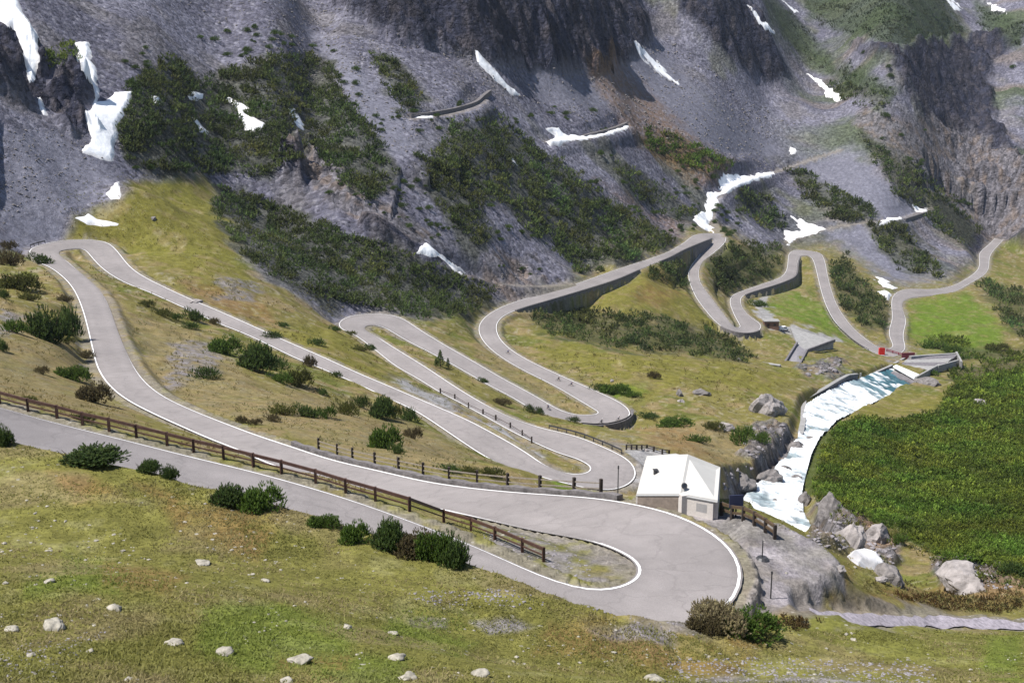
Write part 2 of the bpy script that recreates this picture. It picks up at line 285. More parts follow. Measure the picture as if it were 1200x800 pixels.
def bench(PC, hw, zc, extra=0.8, k=1.3, wmin=2.0, sink=0.10, wmax=99):
    """level the ground along a line: PC n x 2, half widths, heights"""
    global GZ, roadd
    kd = KDTree(len(PC))
    for i, p in enumerate(PC): kd.insert((p[0], p[1], 0), i)
    kd.balance()
    lo = PC.min(0) - 25; hi = PC.max(0) + 25
    m = (GX > lo[0]) & (GX < hi[0]) & (GY > lo[1]) & (GY < hi[1])
    # coarse pre-filter on a 12 m raster
    cell = set()
    for p in np.unique(np.floor(PC / 6), axis=0) * 6:
        a, b = int(p[0] // 12), int(p[1] // 12)
        for i in (-3, -2, -1, 0, 1, 2, 3):
            for j in (-3, -2, -1, 0, 1, 2, 3): cell.add((a + i) * 100000 + b + j)
    key = (np.floor(GX / 12).astype(np.int64)) * 100000 + np.floor(GY / 12).astype(np.int64)
    m &= np.isin(key, np.fromiter(cell, np.int64))
    ii, jj = np.nonzero(m)
    idx = np.empty(len(ii), int); dd = np.empty(len(ii))
    xs = GX[ii, jj].tolist(); ys = GY[ii, jj].tolist(); fnd = kd.find
    for n in range(len(ii)):
        _, a, d = fnd((xs[n], ys[n], 0)); idx[n] = a; dd[n] = d
    z = GZ[ii, jj]; zr = zc[idx]; e = dd - hw[idx] - extra
    W = np.minimum(np.maximum(wmin, np.abs(z - zr) * k), wmax)
    w = 1 - sstep(0, 1, e / W)
    GZ[ii, jj] = z + (zr - sink - z) * w
    roadd[ii, jj] = np.minimum(roadd[ii, jj], dd - hw[idx])
roadd = np.full(GX.shape, 99.0)
GZ = GZ + Hn
_wn = np.clip(RW, 2.4, 9)
_t9 = np.linspace(0, 1, 21); _R = RA[:, None] * (1 - _t9[:, None]) + RB[:, None] * _t9[:, None]; _R = _R.reshape(-1, 3)
bench(_R[:, :2], np.full(len(_R), .6), _R[:, 2], extra=.7, wmin=1.5, sink=.16)

RBP = np.stack(pix(RB), 1); RAP = np.stack(pix(RA), 1)
def kB(px, py): return int(np.argmin(np.hypot(RBP[:, 0] - px, RBP[:, 1] - py)))
def kA(px, py): return int(np.argmin(np.hypot(RAP[:, 0] - px, RAP[:, 1] - py)))
def outn(k, side=1):
    return (NB if side == 1 else NA)[k]
def carve(k0, k1, h, reach=14.0):
    """the ground falls away below a retaining wall built along the road's B edge"""
    ks = np.arange(k0, k1 + 1); P = RB[ks, :2]
    lo = P.min(0) - reach - 3; hi = P.max(0) + reach + 3
    ii, jj = np.nonzero((GX > lo[0]) & (GX < hi[0]) & (GY > lo[1]) & (GY < hi[1]))
    x = GX[ii, jj]; y = GY[ii, jj]; best = np.full(len(x), 1e9); bi = np.zeros(len(x), int)
    for n, p in enumerate(P):
        d = (x - p[0]) ** 2 + (y - p[1]) ** 2; m = d < best; best[m] = d[m]; bi[m] = n
    N_ = outn(ks)[bi]; dx = np.stack([x, y], 1) - P[bi]; s = (dx * N_).sum(1); t = np.abs(dx[:, 0] * N_[:, 1] - dx[:, 1] * N_[:, 0])
    m = (s > .35) & (s < reach) & (t < 1.6)
    w = 1 - sstep(reach * .5, reach, s); tg = RB[ks][bi, 2] - np.asarray(h)[bi]
    z = GZ[ii, jj]; z2 = np.minimum(z, tg) * w + z * (1 - w); z = np.where(m, z2, z); GZ[ii, jj] = z
def hprof(k0, k1, pts):
    xs = [p[0] for p in pts]; return np.interp(np.linspace(0, 1, k1 - k0 + 1), xs, [p[1] for p in pts])
WALLS = []   # (first, last index along the B edge, heights)
for (p0, p1, prof) in [((602,363),(748,316),[(0,.6),(.15,3),(.3,8),(.45,8),(.6,4),(.85,3),(1,1)]), ((772,306),(832,281),[(0,1),(.3,5),(.7,10),(1,7)]),
                       ((872,345),(934,322),[(0,2),(.4,4.5),(1,6)]), ((934,322),(936,301),[(0,6),(1,2)]), ((846,385),(890,389),[(0,2),(.5,3.5),(1,3)]), ((690,499),(738,480),[(0,.8),(.5,2.2),(1,1)])]:
    a0, a1 = kB(*p0), kB(*p1); h = hprof(a0, a1, prof); WALLS.append((a0, a1, h)); carve(a0, a1, h)
# gravel apron outside the nearest bend, and the footpath's bed
_ap = poly("776,592 806,595 850,601 905,616 950,640 978,670 984,696 950,722 884,736 840,745 860,720 878,690 878,670 862,635 815,604"); _q = np.stack(np.meshgrid(np.arange(770, 985, 3.0), np.arange(588, 750, 1.6)), -1).reshape(-1, 2); _q = _q[sdist(_ap, _q[:, 0], _q[:, 1]) > -1]
_dd = np.where(_q[:, 0] < 850, 33.15, 33.15 - .75 * np.clip((_q[:, 0] - 850) / 25, 0, 1) + .8 * np.clip((_q[:, 0] - 878) / 90, 0, 1)); _Q = at_drop(_q[:, 0], _q[:, 1], _dd)
_rd0 = roadd.copy(); bench(_Q[:, :2], np.full(len(_Q), .5), _Q[:, 2], extra=.2, k=.6, wmin=1.2, sink=.05, wmax=5.5); roadd = _rd0
bench(_R[:, :2], np.full(len(_R), .6), _R[:, 2], extra=.3, wmin=.4, k=.2, sink=.16)
PTA = rs([(950,732),(975,733),(1000,734),(1100,735),(1230,738),(1300,739)], 80); PTB = rs([(948,712),(962,718),(1005,720),(1100,723),(1230,730),(1300,731)], 80)
_pd = lambda x: np.interp(x, [905, 940, 1000, 1100, 1230, 1300], [33.2, 33.6, 35.2, 38.5, 41, 42]); PTA = at_drop(PTA[:, 0], PTA[:, 1], _pd((PTA[:, 0] + PTB[:, 0]) / 2)); PTB = at_drop(PTB[:, 0], PTB[:, 1], PTA[:, 2] * -1)
for _e in (PTA, PTB): _e[:, 1] += fbm(_e[:, 0] / 1.3, _e[:, 1], 808, 3) * .5
_s = np.linspace(0, 79, 400); PTA = np.stack([np.interp(_s, np.arange(80), PTA[:, i]) for i in range(3)], 1); PTB = np.stack([np.interp(_s, np.arange(80), PTB[:, i]) for i in range(3)], 1)
_V = (PTA[:, None] * (1 - _t9[:, None]) + PTB[:, None] * _t9[:, None]).reshape(-1, 3); bench(_V[:, :2], np.full(len(_V), .4), _V[:, 2], extra=.2, k=.8, wmin=.8, sink=.05); roadd = _rd0
# the grassy bank between the viewpoint and the nearest road leg
_cr = np.array([(-120,488),(-60,502),(0,517),(60,530),(112,541),(170,553),(225,567),(325,591),(362,606),(450,631),(500,644),(562,657),(600,669),(662,692),(720,709),(780,719),(830,725),(870,733)], float)
_k1 = kB(868, 707); ks = np.arange(0, _k1 + 1); _n2 = outn(ks); _S0 = 3.4
_cp = RB[ks, :2] + _n2 * _S0; _r = np.hypot(_cp[:, 0], _cp[:, 1])
_px = pix(np.c_[_cp, RB[ks, 2] + 1])[0]; _d = ray(_px, np.interp(_px, _cr[:, 0], _cr[:, 1])); _zc = _r * _d[:, 2] / np.hypot(_d[:, 0], _d[:, 1]); _zc = np.minimum(_zc, RB[ks, 2] + 4.5)
for _ in range(20): _zc[1:-1] = (_zc[:-2] + 2 * _zc[1:-1] + _zc[2:]) / 4
_f = np.linspace(0, len(ks) - 1, len(ks) * 9); _bp = np.stack([np.interp(_f, np.arange(len(ks)), RB[ks, i]) for i in (0, 1)], 1); _nf = np.stack([np.interp(_f, np.arange(len(ks)), _n2[:, i]) for i in (0, 1)], 1); _zf = np.interp(_f, np.arange(len(ks)), _zc)
ii, jj = np.nonzero((GR < 125) & (GR > 38) & (GPX > -500)); x = GX[ii, jj]; y = GY[ii, jj]; best = np.full(len(x), 1e9); bi = np.zeros(len(x), int)
for n, p in enumerate(_bp):
    d = (x - p[0]) ** 2 + (y - p[1]) ** 2; m = d < best; best[m] = d[m]; bi[m] = n
_dx = np.stack([x, y], 1) - _bp[bi]; s_ = (_dx * _nf[bi]).sum(1); t_ = np.abs(_dx[:, 0] * _nf[bi][:, 1] - _dx[:, 1] * _nf[bi][:, 0])
w_ = np.where(s_ < _S0, sstep(.7, _S0, s_), 1 - sstep(_S0, 20, s_)) * (s_ > .7) * (1 - sstep(1, 6, t_))
z = GZ[ii, jj]; GZ[ii, jj] = z + (_zf[bi] + fbm(x / 2.5, y / 2.5, 99, 3) * .18 - z) * w_
# the river bed
RVL = rs([(862,640),(866,596),(880,574),(905,553),(922,534),(936,512),(941,492),(947,473),(985,451),(1010,443),(1045,431)], 60)
RVR = rs([(950,650),(950,618),(938,598),(937,575),(942,555),(950,530),(960,510),(980,490),(1000,480),(1030,466),(1076,452)], 60)
RVD = np.interp(np.linspace(0, 1, 60), [0, .08, .2, .35, .5, .62, .72, .82, .9, 1], [86, 90, 95, 101, 110, 119, 128, 138, 146, 156])
VL = at_drop(RVL[:, 0], RVL[:, 1], RVD); VR = at_drop(RVR[:, 0], RVR[:, 1], RVD)
_s = np.linspace(0, 59, 240); VL = np.stack([np.interp(_s, np.arange(60), VL[:, i]) for i in range(3)], 1); VR = np.stack([np.interp(_s, np.arange(60), VR[:, i]) for i in range(3)], 1)
_V = VL[:, None] * (1 - _t9[:, None]) + VR[:, None] * _t9[:, None]; _V = _V.reshape(-1, 3)
_rd = roadd.copy(); bench(_V[:, :2], np.full(len(_V), 1.0), _V[:, 2], extra=.3, k=.6, wmin=2.5, sink=.9); riverd = roadd.copy(); riverd[riverd >= 99] = 99; roadd = _rd
SG = GZ / GR
def hit(px, py, rmin=20):
    """the first point of the ground that a sight line through the photo's (px, py) meets"""
    px = np.atleast_1d(np.asarray(px, float)); py = np.atleast_1d(np.asarray(py, float)); out = np.empty((len(px), 3))
    for c in range(0, len(px), 3000):
        d = ray(px[c:c + 3000], py[c:c + 3000]); th = np.arctan2(d[:, 0], d[:, 1]); h = np.hypot(d[:, 0], d[:, 1]); e = d[:, 2] / h
        f = np.interp(th, TH, np.arange(len(TH))); i = np.clip(f.astype(int), 0, len(TH) - 2); t = (f - i)[:, None]
        S = SG[i] * (1 - t) + SG[i + 1] * t
        g = (S >= e[:, None]) & (GR[0] > rmin); j = np.argmax(g, 1); j = np.where(g.any(1), j, len(LR) - 2); j = np.maximum(j, 1)
        n = np.arange(len(j)); s0 = S[n, j - 1]; s1 = S[n, j]; q = np.clip((e - s0) / (s1 - s0 + 1e-12), 0, 1)
        r = np.exp(LR[j - 1] + (LR[j] - LR[j - 1]) * q); out[c:c + 3000] = np.stack([np.sin(th) * r, np.cos(th) * r, e * r], 1)
    return out
def ground(x, y):
    x = np.atleast_1d(np.asarray(x, float)); y = np.atleast_1d(np.asarray(y, float)); th = np.arctan2(x, y); lr = np.log(np.hypot(x, y))
    a = np.clip(np.interp(th, TH, np.arange(len(TH))), 0, len(TH) - 1.001); b = np.clip(np.interp(lr, LR, np.arange(len(LR))), 0, len(LR) - 1.001)
    i = a.astype(int); j = b.astype(int); u = a - i; v = b - j
    return (GZ[i, j] * (1 - u) + GZ[i + 1, j] * u) * (1 - v) + (GZ[i, j + 1] * (1 - u) + GZ[i + 1, j + 1] * u) * v

# old tracks cut across the scree
for L in [[(845,276),(829,252),(846,222),(868,210),(905,203),(935,192),(985,176)], [(922,284),(940,275),(975,266),(1010,262),(1060,255),(1092,244)], [(484,139),(530,134),(556,127),(566,117)], [(640,166),(690,162),(737,148)], [(545,322),(580,333),(640,336),(665,332)]]:
    L = rs(L, 60); T_ = hit(L[:, 0], L[:, 1]); T_[:, :2] = smooth3(T_, 20)[:, :2]; T_[:, 2] = ground(T_[:, 0], T_[:, 1]); T_[:, 2] = smooth3(T_, 25)[:, 2]
    _s = np.linspace(0, 59, 500); T_ = np.stack([np.interp(_s, np.arange(60), T_[:, i]) for i in range(3)], 1); bench(T_[:, :2], np.full(500, 2.2), T_[:, 2], extra=.5, k=1.2, wmin=2, sink=0, wmax=7)
SG = GZ / GR

# ---------------------------------------------------------------- materials
MATS = {}
def nt(m): m.use_nodes = True; return m.node_tree.nodes, m.node_tree.links
def mat(name, col, rough=0.8, var=0.25, scale=2.0, bump=0.2, metallic=0.0, attr=False, spec=0.3, dist=0.05, detail=5):
    if name in MATS: return MATS[name]
    m = bpy.data.materials.new(name); N, L = nt(m); b = N['Principled BSDF']
    tc = N.new('ShaderNodeNewGeometry'); no = N.new('ShaderNodeTexNoise'); no.inputs['Scale'].default_value = scale; no.inputs['Detail'].default_value = detail; no.inputs['Roughness'].default_value = 0.65
    L.new(tc.outputs['Position'], no.inputs['Vector'])
    mr = N.new('ShaderNodeMapRange'); mr.inputs[1].default_value = 0.3; mr.inputs[2].default_value = 0.7; mr.inputs[3].default_value = 1 - var; mr.inputs[4].default_value = 1 + var
    L.new(no.outputs['Fac'], mr.inputs[0])
    mx = N.new('ShaderNodeVectorMath'); mx.operation = 'MULTIPLY'
    if attr:
        a = N.new('ShaderNodeAttribute'); a.attribute_name = 'col'; L.new(a.outputs['Color'], mx.inputs[0])
    else: mx.inputs[0].default_value = col[:3]
    L.new(mr.outputs[0], mx.inputs[1]); L.new(mx.outputs[0], b.inputs['Base Color'])
    b.inputs['Roughness'].default_value = rough; b.inputs['Metallic'].default_value = metallic; b.inputs['Specular IOR Level'].default_value = spec
    if bump:
        bp = N.new('ShaderNodeBump'); bp.inputs['Strength'].default_value = bump; bp.inputs['Distance'].default_value = dist
        L.new(no.outputs['Fac'], bp.inputs['Height']); L.new(bp.outputs[0], b.inputs['Normal'])
    MATS[name] = m; return m
def grid_mesh(name, X, Y, Z, keep=None):
    """mesh of a regular net; keep = faces kept"""
    n, k = X.shape; me = bpy.data.meshes.new(name)
    idx = np.arange(n * k).reshape(n, k); q = np.stack([idx[:-1, :-1], idx[1:, :-1], idx[1:, 1:], idx[:-1, 1:]], -1)
    q = q[keep] if keep is not None else q.reshape(-1, 4)
    V = np.stack([X, Y, Z], -1).reshape(-1, 3)
    used = None
    if keep is not None:
        used, inv = np.unique(q, return_inverse=True); V = V[used]; q = inv.reshape(-1, 4)
    raw(me, V, q); return me, used
def raw(me, V, q, smooth=True):
    me.vertices.add(len(V)); me.vertices.foreach_set('co', np.asarray(V, np.float32).ravel())
    me.loops.add(q.size); me.loops.foreach_set('vertex_index', q.astype(np.int32).ravel())
    me.polygons.add(len(q)); me.polygons.foreach_set('loop_start', np.arange(0, q.size, q.shape[1], dtype=np.int32))
    me.polygons.foreach_set('use_smooth', np.full(len(q), smooth)); me.update(calc_edges=True)
def setcol(me, C, name='col'):
    a = me.attributes.new(name, 'FLOAT_COLOR', 'POINT'); C = np.c_[C, np.ones(len(C))] if C.shape[1] == 3 else C
    a.data.foreach_set('color', C.astype(np.float32).ravel())
def link(me, name, material=None, parent=None, loc=None, **props):
    o = bpy.data.objects.new(name, me); COL.objects.link(o)
    if material is not None and me is not None and not me.materials: me.materials.append(material)
    if parent is not None: o.parent = parent
    if loc is not None: o.location = loc
    for k, v in props.items():
        if v is not None: o[k] = v
    return o
def thing(name, label, cat, loc=(0, 0, 0), rz=0, group=None):
    o = link(None, name, loc=loc, label=label, category=cat, group=group); o.rotation_euler[2] = rz; return o

# ---------------------------------------------------------------- ground cover masks -> base colours (cliffs carry painted shade)
grn = mk(GREEN, 9); mdw = mk(MEADOW, 7); scr = mk(SCRUB, 6); gm = mk([GMASS], 4); dg = mk(DGREEN, 8); rust = mk(RUST, 9); grav = mk(GRAVEL, 4) * np.clip(.75 + fbm(GX / 1.4, GY / 1.4, 88, 3) * 1.4, 0, 1); pale = mk(PALE, 2)
n1 = fbm(GX / 22, GY / 22, 61, 4); n2 = fbm(GX / 5, GY / 5, 62, 4); n3 = fbm(GX / 1.6, GY / 1.6, 63, 3); n4 = fbm(GX / 60, GY / 60, 64, 3)
def C(*c): return np.array(c, float)
def mixc(c, d, w): return c * (1 - w[..., None]) + d * w[..., None]
sc1 = C(.146, .143, .180); sc2 = C(.098, .096, .126)
base = np.broadcast_to(C(.145, .128, .040), GX.shape + (3,)).copy()
base = mixc(base, C(.105, .112, .026), sstep(-.05, .4, n1))
base = mixc(base, C(.20, .152, .078), sstep(.05, .35, n2) * .8)
base = mixc(base, C(.21, .185, .135), sstep(.25, .5, n3) * .6)
nearf = sstep(110, 80, GR)
base = mixc(base, C(.132, .130, .032), nearf * .7)
base = mixc(base, C(.165, .135, .068), nearf * sstep(.1, .4, n2) * .6)
base = mixc(base, C(.135, .125, .026), mdw * .85 * (1 - .5 * sstep(0, .4, n2)))
tan = mk(TAN, 8); base = mixc(base, C(.235, .175, .098), tan * (.62 - .45 * sstep(-.15, .3, n2))); base = mixc(base, C(.12, .105, .055), tan * sstep(.0, .3, n3) * .6)
base = mixc(base, C(.085, .135, .014), grn * np.where(GR < 110, .47 - .38 * sstep(-.1, .35, n2), .88 - .3 * sstep(-.1, .35, n2)))
sc_ = mixc(np.broadcast_to(sc1, GX.shape + (3,)), sc2, sstep(-.2, .5, rib * 1.5 + n4))
sc_ = mixc(sc_, C(.20, .195, .22), sstep(.2, .5, n3) * .5); sc_ = mixc(sc_, C(.115, .10, .07), sstep(.1, .5, n1) * .3 * (1 - fine))
sc_ = mixc(sc_, C(.155, .156, .19), fine * .6)
base = mixc(base, sc_, mount)
base = mixc(base, C(.10, .105, .03), mount * sstep(.2, .5, fbm(GX / 30, GY / 30, 71, 4)) * sstep(350, 800, GPX) * .4 * (1 - fine))
rock = mixc(np.broadcast_to(C(.030, .032, .050), GX.shape + (3,)), C(.060, .054, .062), sstep(-.1, .4, n2)); rock = mixc(rock, C(.028, .027, .036), sstep(.1, .4, rib2))  # cliff rock darkened to navy: the shade on the faces is in the colour
fg = farr * (1 - fine) * sstep(880, 1000, GPX)
base = mixc(base, C(.060, .078, .032), fg * sstep(.0, .3, fbm(GA / 40, GB / 110, 72, 4)) * .8); base = mixc(base, C(.15, .125, .11), fg * sstep(.05, .35, fbm(GA / 25, GB / 90, 73, 4)) * .7)
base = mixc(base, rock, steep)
rbl = mixc(np.broadcast_to(C(.16, .15, .165), GX.shape + (3,)), C(.07, .065, .07), sstep(-.1, .3, n3)); rbl = mixc(rbl, C(.15, .11, .08), sstep(0, .4, n2) * .6)
base = mixc(base, rbl, rub * .9)
base = mixc(base, C(.042, .046, .022), scr * .7); base = mixc(base, C(.045, .062, .014), gm * .9); base = mixc(base, C(.04, .055, .026), dg * .85)
base = mixc(base, C(.18, .105, .045), rust * (.6 - .35 * sstep(-.1, .3, n3)))
base = mixc(base, mixc(np.broadcast_to(C(.20, .185, .20), GX.shape + (3,)), C(.12, .11, .10), sstep(-.1, .3, n3)), grav * .85)
base = mixc(base, C(.25, .245, .25), pale * .9); apr = mk([GRAVEL[1]], 3); base = mixc(base, mixc(np.broadcast_to(C(.235, .215, .232), GX.shape + (3,)), C(.17, .16, .155), sstep(0, .4, n2)), apr * .85)
sh = sstep(1.6, 0.2, roadd + n3 * 2.6 + n2 * 1.2) * (1 - sstep(.6, 1.2, slope0) * .5)
base = mixc(base, C(.19, .17, .15), sh * .75)
fade = np.clip(1 + n3 * .25, .6, 1.4)[..., None]; base = np.clip(base * fade, 0.004, .8)
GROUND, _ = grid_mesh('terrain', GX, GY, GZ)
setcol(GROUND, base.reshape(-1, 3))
stone = np.clip(np.maximum.reduce([mount * (1 - fine * .7), rub, grav * .25, steep]), 0, 1); grassy = np.clip(1 - stone, 0, 1)
setcol(GROUND, np.stack([stone, grassy, steep], -1).reshape(-1, 3), 'kind')
def terrain_mat():
    m = bpy.data.materials.new('terrain_ground'); N, L = nt(m); b = N['Principled BSDF']; b.inputs['Roughness'].default_value = .95; b.inputs['Specular IOR Level'].default_value = .1
    g = N.new('ShaderNodeNewGeometry'); a = N.new('ShaderNodeAttribute'); a.attribute_name = 'col'; kd = N.new('ShaderNodeAttribute'); kd.attribute_name = 'kind'; sp = N.new('ShaderNodeSeparateColor'); L.new(kd.outputs['Color'], sp.inputs[0])
    def noise(s, d=4, r=.6):
        n = N.new('ShaderNodeTexNoise'); n.inputs['Scale'].default_value = s; n.inputs['Detail'].default_value = d; n.inputs['Roughness'].default_value = r; L.new(g.outputs['Position'], n.inputs['Vector']); return n.outputs['Fac']
    def mr(x, a0, a1, b0, b1):
        n = N.new('ShaderNodeMapRange'); L.new(x, n.inputs[0])
        for i, v in zip((1, 2, 3, 4), (a0, a1, b0, b1)): n.inputs[i].default_value = v
        return n.outputs[0]
    def mm(op, x, y):
        n = N.new('ShaderNodeMath'); n.operation = op
        for i, v in ((0, x), (1, y)):
            if isinstance(v, (int, float)): n.inputs[i].default_value = v
            else: L.new(v, n.inputs[i])
        return n.outputs[0]
    fineN = noise(3.2, 6, .75); midN = noise(.55, 5, .7); big = noise(.12, 4, .6)
    vor = N.new('ShaderNodeTexVoronoi'); vor.inputs['Scale'].default_value = .55; L.new(g.outputs['Position'], vor.inputs['Vector'])
    vor2 = N.new('ShaderNodeTexVoronoi'); vor2.inputs['Scale'].default_value = 2.2; L.new(g.outputs['Position'], vor2.inputs['Vector'])
    v = mm('MULTIPLY', mr(fineN, .3, .7, .55, 1.45), mr(midN, .3, .7, .72, 1.28))
    # pale stones strewn in the grass, grain in the scree
    sepn = N.new('ShaderNodeSeparateColor'); L.new(vor2.outputs['Color'], sepn.inputs[0])
    st = mm('MULTIPLY', mm('LESS_THAN', vor2.outputs['Distance'], .24), mm('GREATER_THAN', sepn.outputs[0], .80))
    st = mm('MULTIPLY', st, mr(big, .45, .6, 0, 1))
    sepm = N.new('ShaderNodeSeparateColor'); L.new(vor.outputs['Color'], sepm.inputs[0])
    grain = mr(sepm.outputs[0], 0, 1, .62, 1.42)
    gmix = N.new('ShaderNodeMix'); gmix.data_type = 'FLOAT'; L.new(sp.outputs[0], gmix.inputs[0]); gmix.inputs[2].default_value = 1; L.new(grain, gmix.inputs[3])
    v = mm('MULTIPLY', v, gmix.outputs[0])
    mul = N.new('ShaderNodeVectorMath'); mul.operation = 'MULTIPLY'; L.new(a.outputs['Color'], mul.inputs[0]); L.new(v, mul.inputs[1])
    mx = N.new('ShaderNodeMix'); mx.data_type = 'RGBA'; L.new(mm('MULTIPLY', st, .8), mx.inputs[0]); L.new(mul.outputs[0], mx.inputs[6]); mx.inputs[7].default_value = (.34, .32, .29, 1)
    L.new(mx.outputs[2], b.inputs['Base Color'])
    h = mm('ADD', mm('MULTIPLY', fineN, .10), mm('MULTIPLY', mm('MULTIPLY', vor.outputs['Distance'], sp.outputs[0]), -.5))
    h = mm('ADD', h, mm('MULTIPLY', mm('MULTIPLY', midN, sp.outputs[0]), 1.1)); h = mm('ADD', h, mm('MULTIPLY', mm('MULTIPLY', big, sp.outputs[2]), 6.0)); h = mm('ADD', h, mm('MULTIPLY', midN, .15))
    bp = N.new('ShaderNodeBump'); bp.inputs['Strength'].default_value = .9; bp.inputs['Distance'].default_value = 1.0; L.new(h, bp.inputs['Height']); L.new(bp.outputs[0], b.inputs['Normal'])
    return m
link(GROUND, 'terrain', terrain_mat(), kind='structure')

# ---------------------------------------------------------------- the road surface and its painted edge lines
def ribbon(name, A, B, lift, material, n=2, parent=None, **kw):
    t = np.linspace(0, 1, n); P = A[:, None] * (1 - t[:, None]) + B[:, None] * t[:, None]; P = P + np.array([0, 0, lift])
    me, _ = grid_mesh(name, P[..., 0], P[..., 1], P[..., 2]); return link(me, name, material, parent, **kw)
def asphalt():
    m = bpy.data.materials.new('asphalt'); N, L = nt(m); b = N['Principled BSDF']; b.inputs['Roughness'].default_value = .85; b.inputs['Specular IOR Level'].default_value = .25
    g = N.new('ShaderNodeNewGeometry'); a = N.new('ShaderNodeAttribute'); a.attribute_name = 'col'
    o = a.outputs['Color']
    for s, lo, hi in ((.09, .90, 1.08), (.8, .93, 1.07), (14, .86, 1.14)):
        n = N.new('ShaderNodeTexNoise'); n.inputs['Scale'].default_value = s; n.inputs['Detail'].default_value = 4; L.new(g.outputs['Position'], n.inputs['Vector'])
        r = N.new('ShaderNodeMapRange'); r.inputs[1].default_value = .3; r.inputs[2].default_value = .7; r.inputs[3].default_value = lo; r.inputs[4].default_value = hi; L.new(n.outputs['Fac'], r.inputs[0])
        v = N.new('ShaderNodeVectorMath'); v.operation = 'MULTIPLY'; L.new(o, v.inputs[0]); L.new(r.outputs[0], v.inputs[1]); o = v.outputs[0]
    vo = N.new('ShaderNodeTexVoronoi'); vo.feature = 'DISTANCE_TO_EDGE'; vo.inputs['Scale'].default_value = .22; wv = N.new('ShaderNodeTexNoise'); wv.inputs['Scale'].default_value = .7; wv.inputs['Detail'].default_value = 5; L.new(g.outputs['Position'], wv.inputs['Vector'])
    ad = N.new('ShaderNodeVectorMath'); ad.operation = 'MULTIPLY_ADD'; L.new(wv.outputs['Color'], ad.inputs[0]); ad.inputs[1].default_value = (2.2, 2.2, 2.2); L.new(g.outputs['Position'], ad.inputs[2]); L.new(ad.outputs[0], vo.inputs['Vector'])
    r = N.new('ShaderNodeMapRange'); r.inputs[1].default_value = .0; r.inputs[2].default_value = .03; r.inputs[3].default_value = .86; r.inputs[4].default_value = 1; L.new(vo.outputs['Distance'], r.inputs[0])
    v = N.new('ShaderNodeVectorMath'); v.operation = 'MULTIPLY'; L.new(o, v.inputs[0]); L.new(r.outputs[0], v.inputs[1]); o = v.outputs[0]
    L.new(o, b.inputs['Base Color']); return m
ASPH = asphalt(); LINE = mat('road_paint', (.8, .8, .8), .6, .12, 1.5, 0)
K_R = int(np.argmin(np.abs(pix(RC)[0] - 660) + (np.arange(len(RC)) > 500) * 9999 + 0))
tt = np.linspace(0, 1, 9); P = RA[:, None] * (1 - tt[:, None]) + RB[:, None] * tt[:, None]
me, _ = grid_mesh('road', P[..., 0], P[..., 1], P[..., 2])
ppx, ppy = pix(RC); i_old = int(np.argmax(np.arange(len(RC)) * 0 + (np.cumsum(ppx > 860) > 0) & (ppx < 330)))
along = np.arange(len(RC)) * 1.2
u = np.abs(tt[None] - .5) * 2
wheel = np.exp(-((u - .52) / .16) ** 2) * .06
cc = np.broadcast_to(C(.119, .114, .122), P.shape).copy()
older = sstep(i_old * 1.2 - 30, i_old * 1.2 + 60, along)[:, None]           # beyond here the surfacing is older and paler
cc = cc * (1 + older[..., None] * C(.84, .76, .62)) * (1 + wheel[..., None]) * (1 + .10 * fbm(P[..., 0] / 12, P[..., 1] / 12, 90, 3)[..., None])
edge = sstep(.93, 1, u)[..., None]; cc = cc * (1 - .15 * edge)
setcol(me, cc.reshape(-1, 3)); ROAD = link(me, 'road', ASPH, kind='structure')
dAB = (RB - RA) / np.linalg.norm(RB - RA, axis=1)[:, None]
def off3(E, n, o): P = E.copy(); P[:, :2] -= n * o; return P
ribbon('edge_line', off3(RA, NA, .12), off3(RA, NA, .28), .012, LINE, parent=ROAD)
ribbon('edge_line', off3(RB, NB, .28), off3(RB, NB, .12), .012, LINE, parent=ROAD)

# ---------------------------------------------------------------- camera, sun, sky
cam = bpy.data.cameras.new('camera'); cam.lens = F / 1200 * 36; cam.sensor_width = 36; cam.clip_end = 20000; cam.clip_start = .5
co = bpy.data.objects.new('camera', cam); COL.objects.link(co); co.rotation_euler = (math.pi / 2 - PITCH, 0, 0); sc.camera = co
SAZ, SEL = math.radians(-108), math.radians(60)          # sun behind the mountain, to the left
sd = Vector((math.sin(SAZ) * math.cos(SEL), math.cos(SAZ) * math.cos(SEL), math.sin(SEL)))
sl = bpy.data.lights.new('sun', 'SUN'); sl.energy = 5.0; sl.angle = math.radians(.5); sl.color = (1, .955, .89)
so = bpy.data.objects.new('sun', sl); COL.objects.link(so); so.rotation_euler = sd.to_track_quat('Z', 'Y').to_euler()
w = bpy.data.worlds.new('World'); sc.world = w; w.use_nodes = True; N, L = w.node_tree.nodes, w.node_tree.links
sk = N.new('ShaderNodeTexSky'); sk.sky_type = 'NISHITA'; sk.sun_disc = False; sk.sun_elevation = SEL; sk.sun_rotation = SAZ; sk.altitude = 1800; sk.dust_density = .6
L.new(sk.outputs[0], N['Background'].inputs[0]); N['Background'].inputs[1].default_value = .08
sc.view_settings.view_transform = 'Standard'; sc.view_settings.look = 'None'; sc.view_settings.exposure = .74; sc.view_settings.gamma = 1

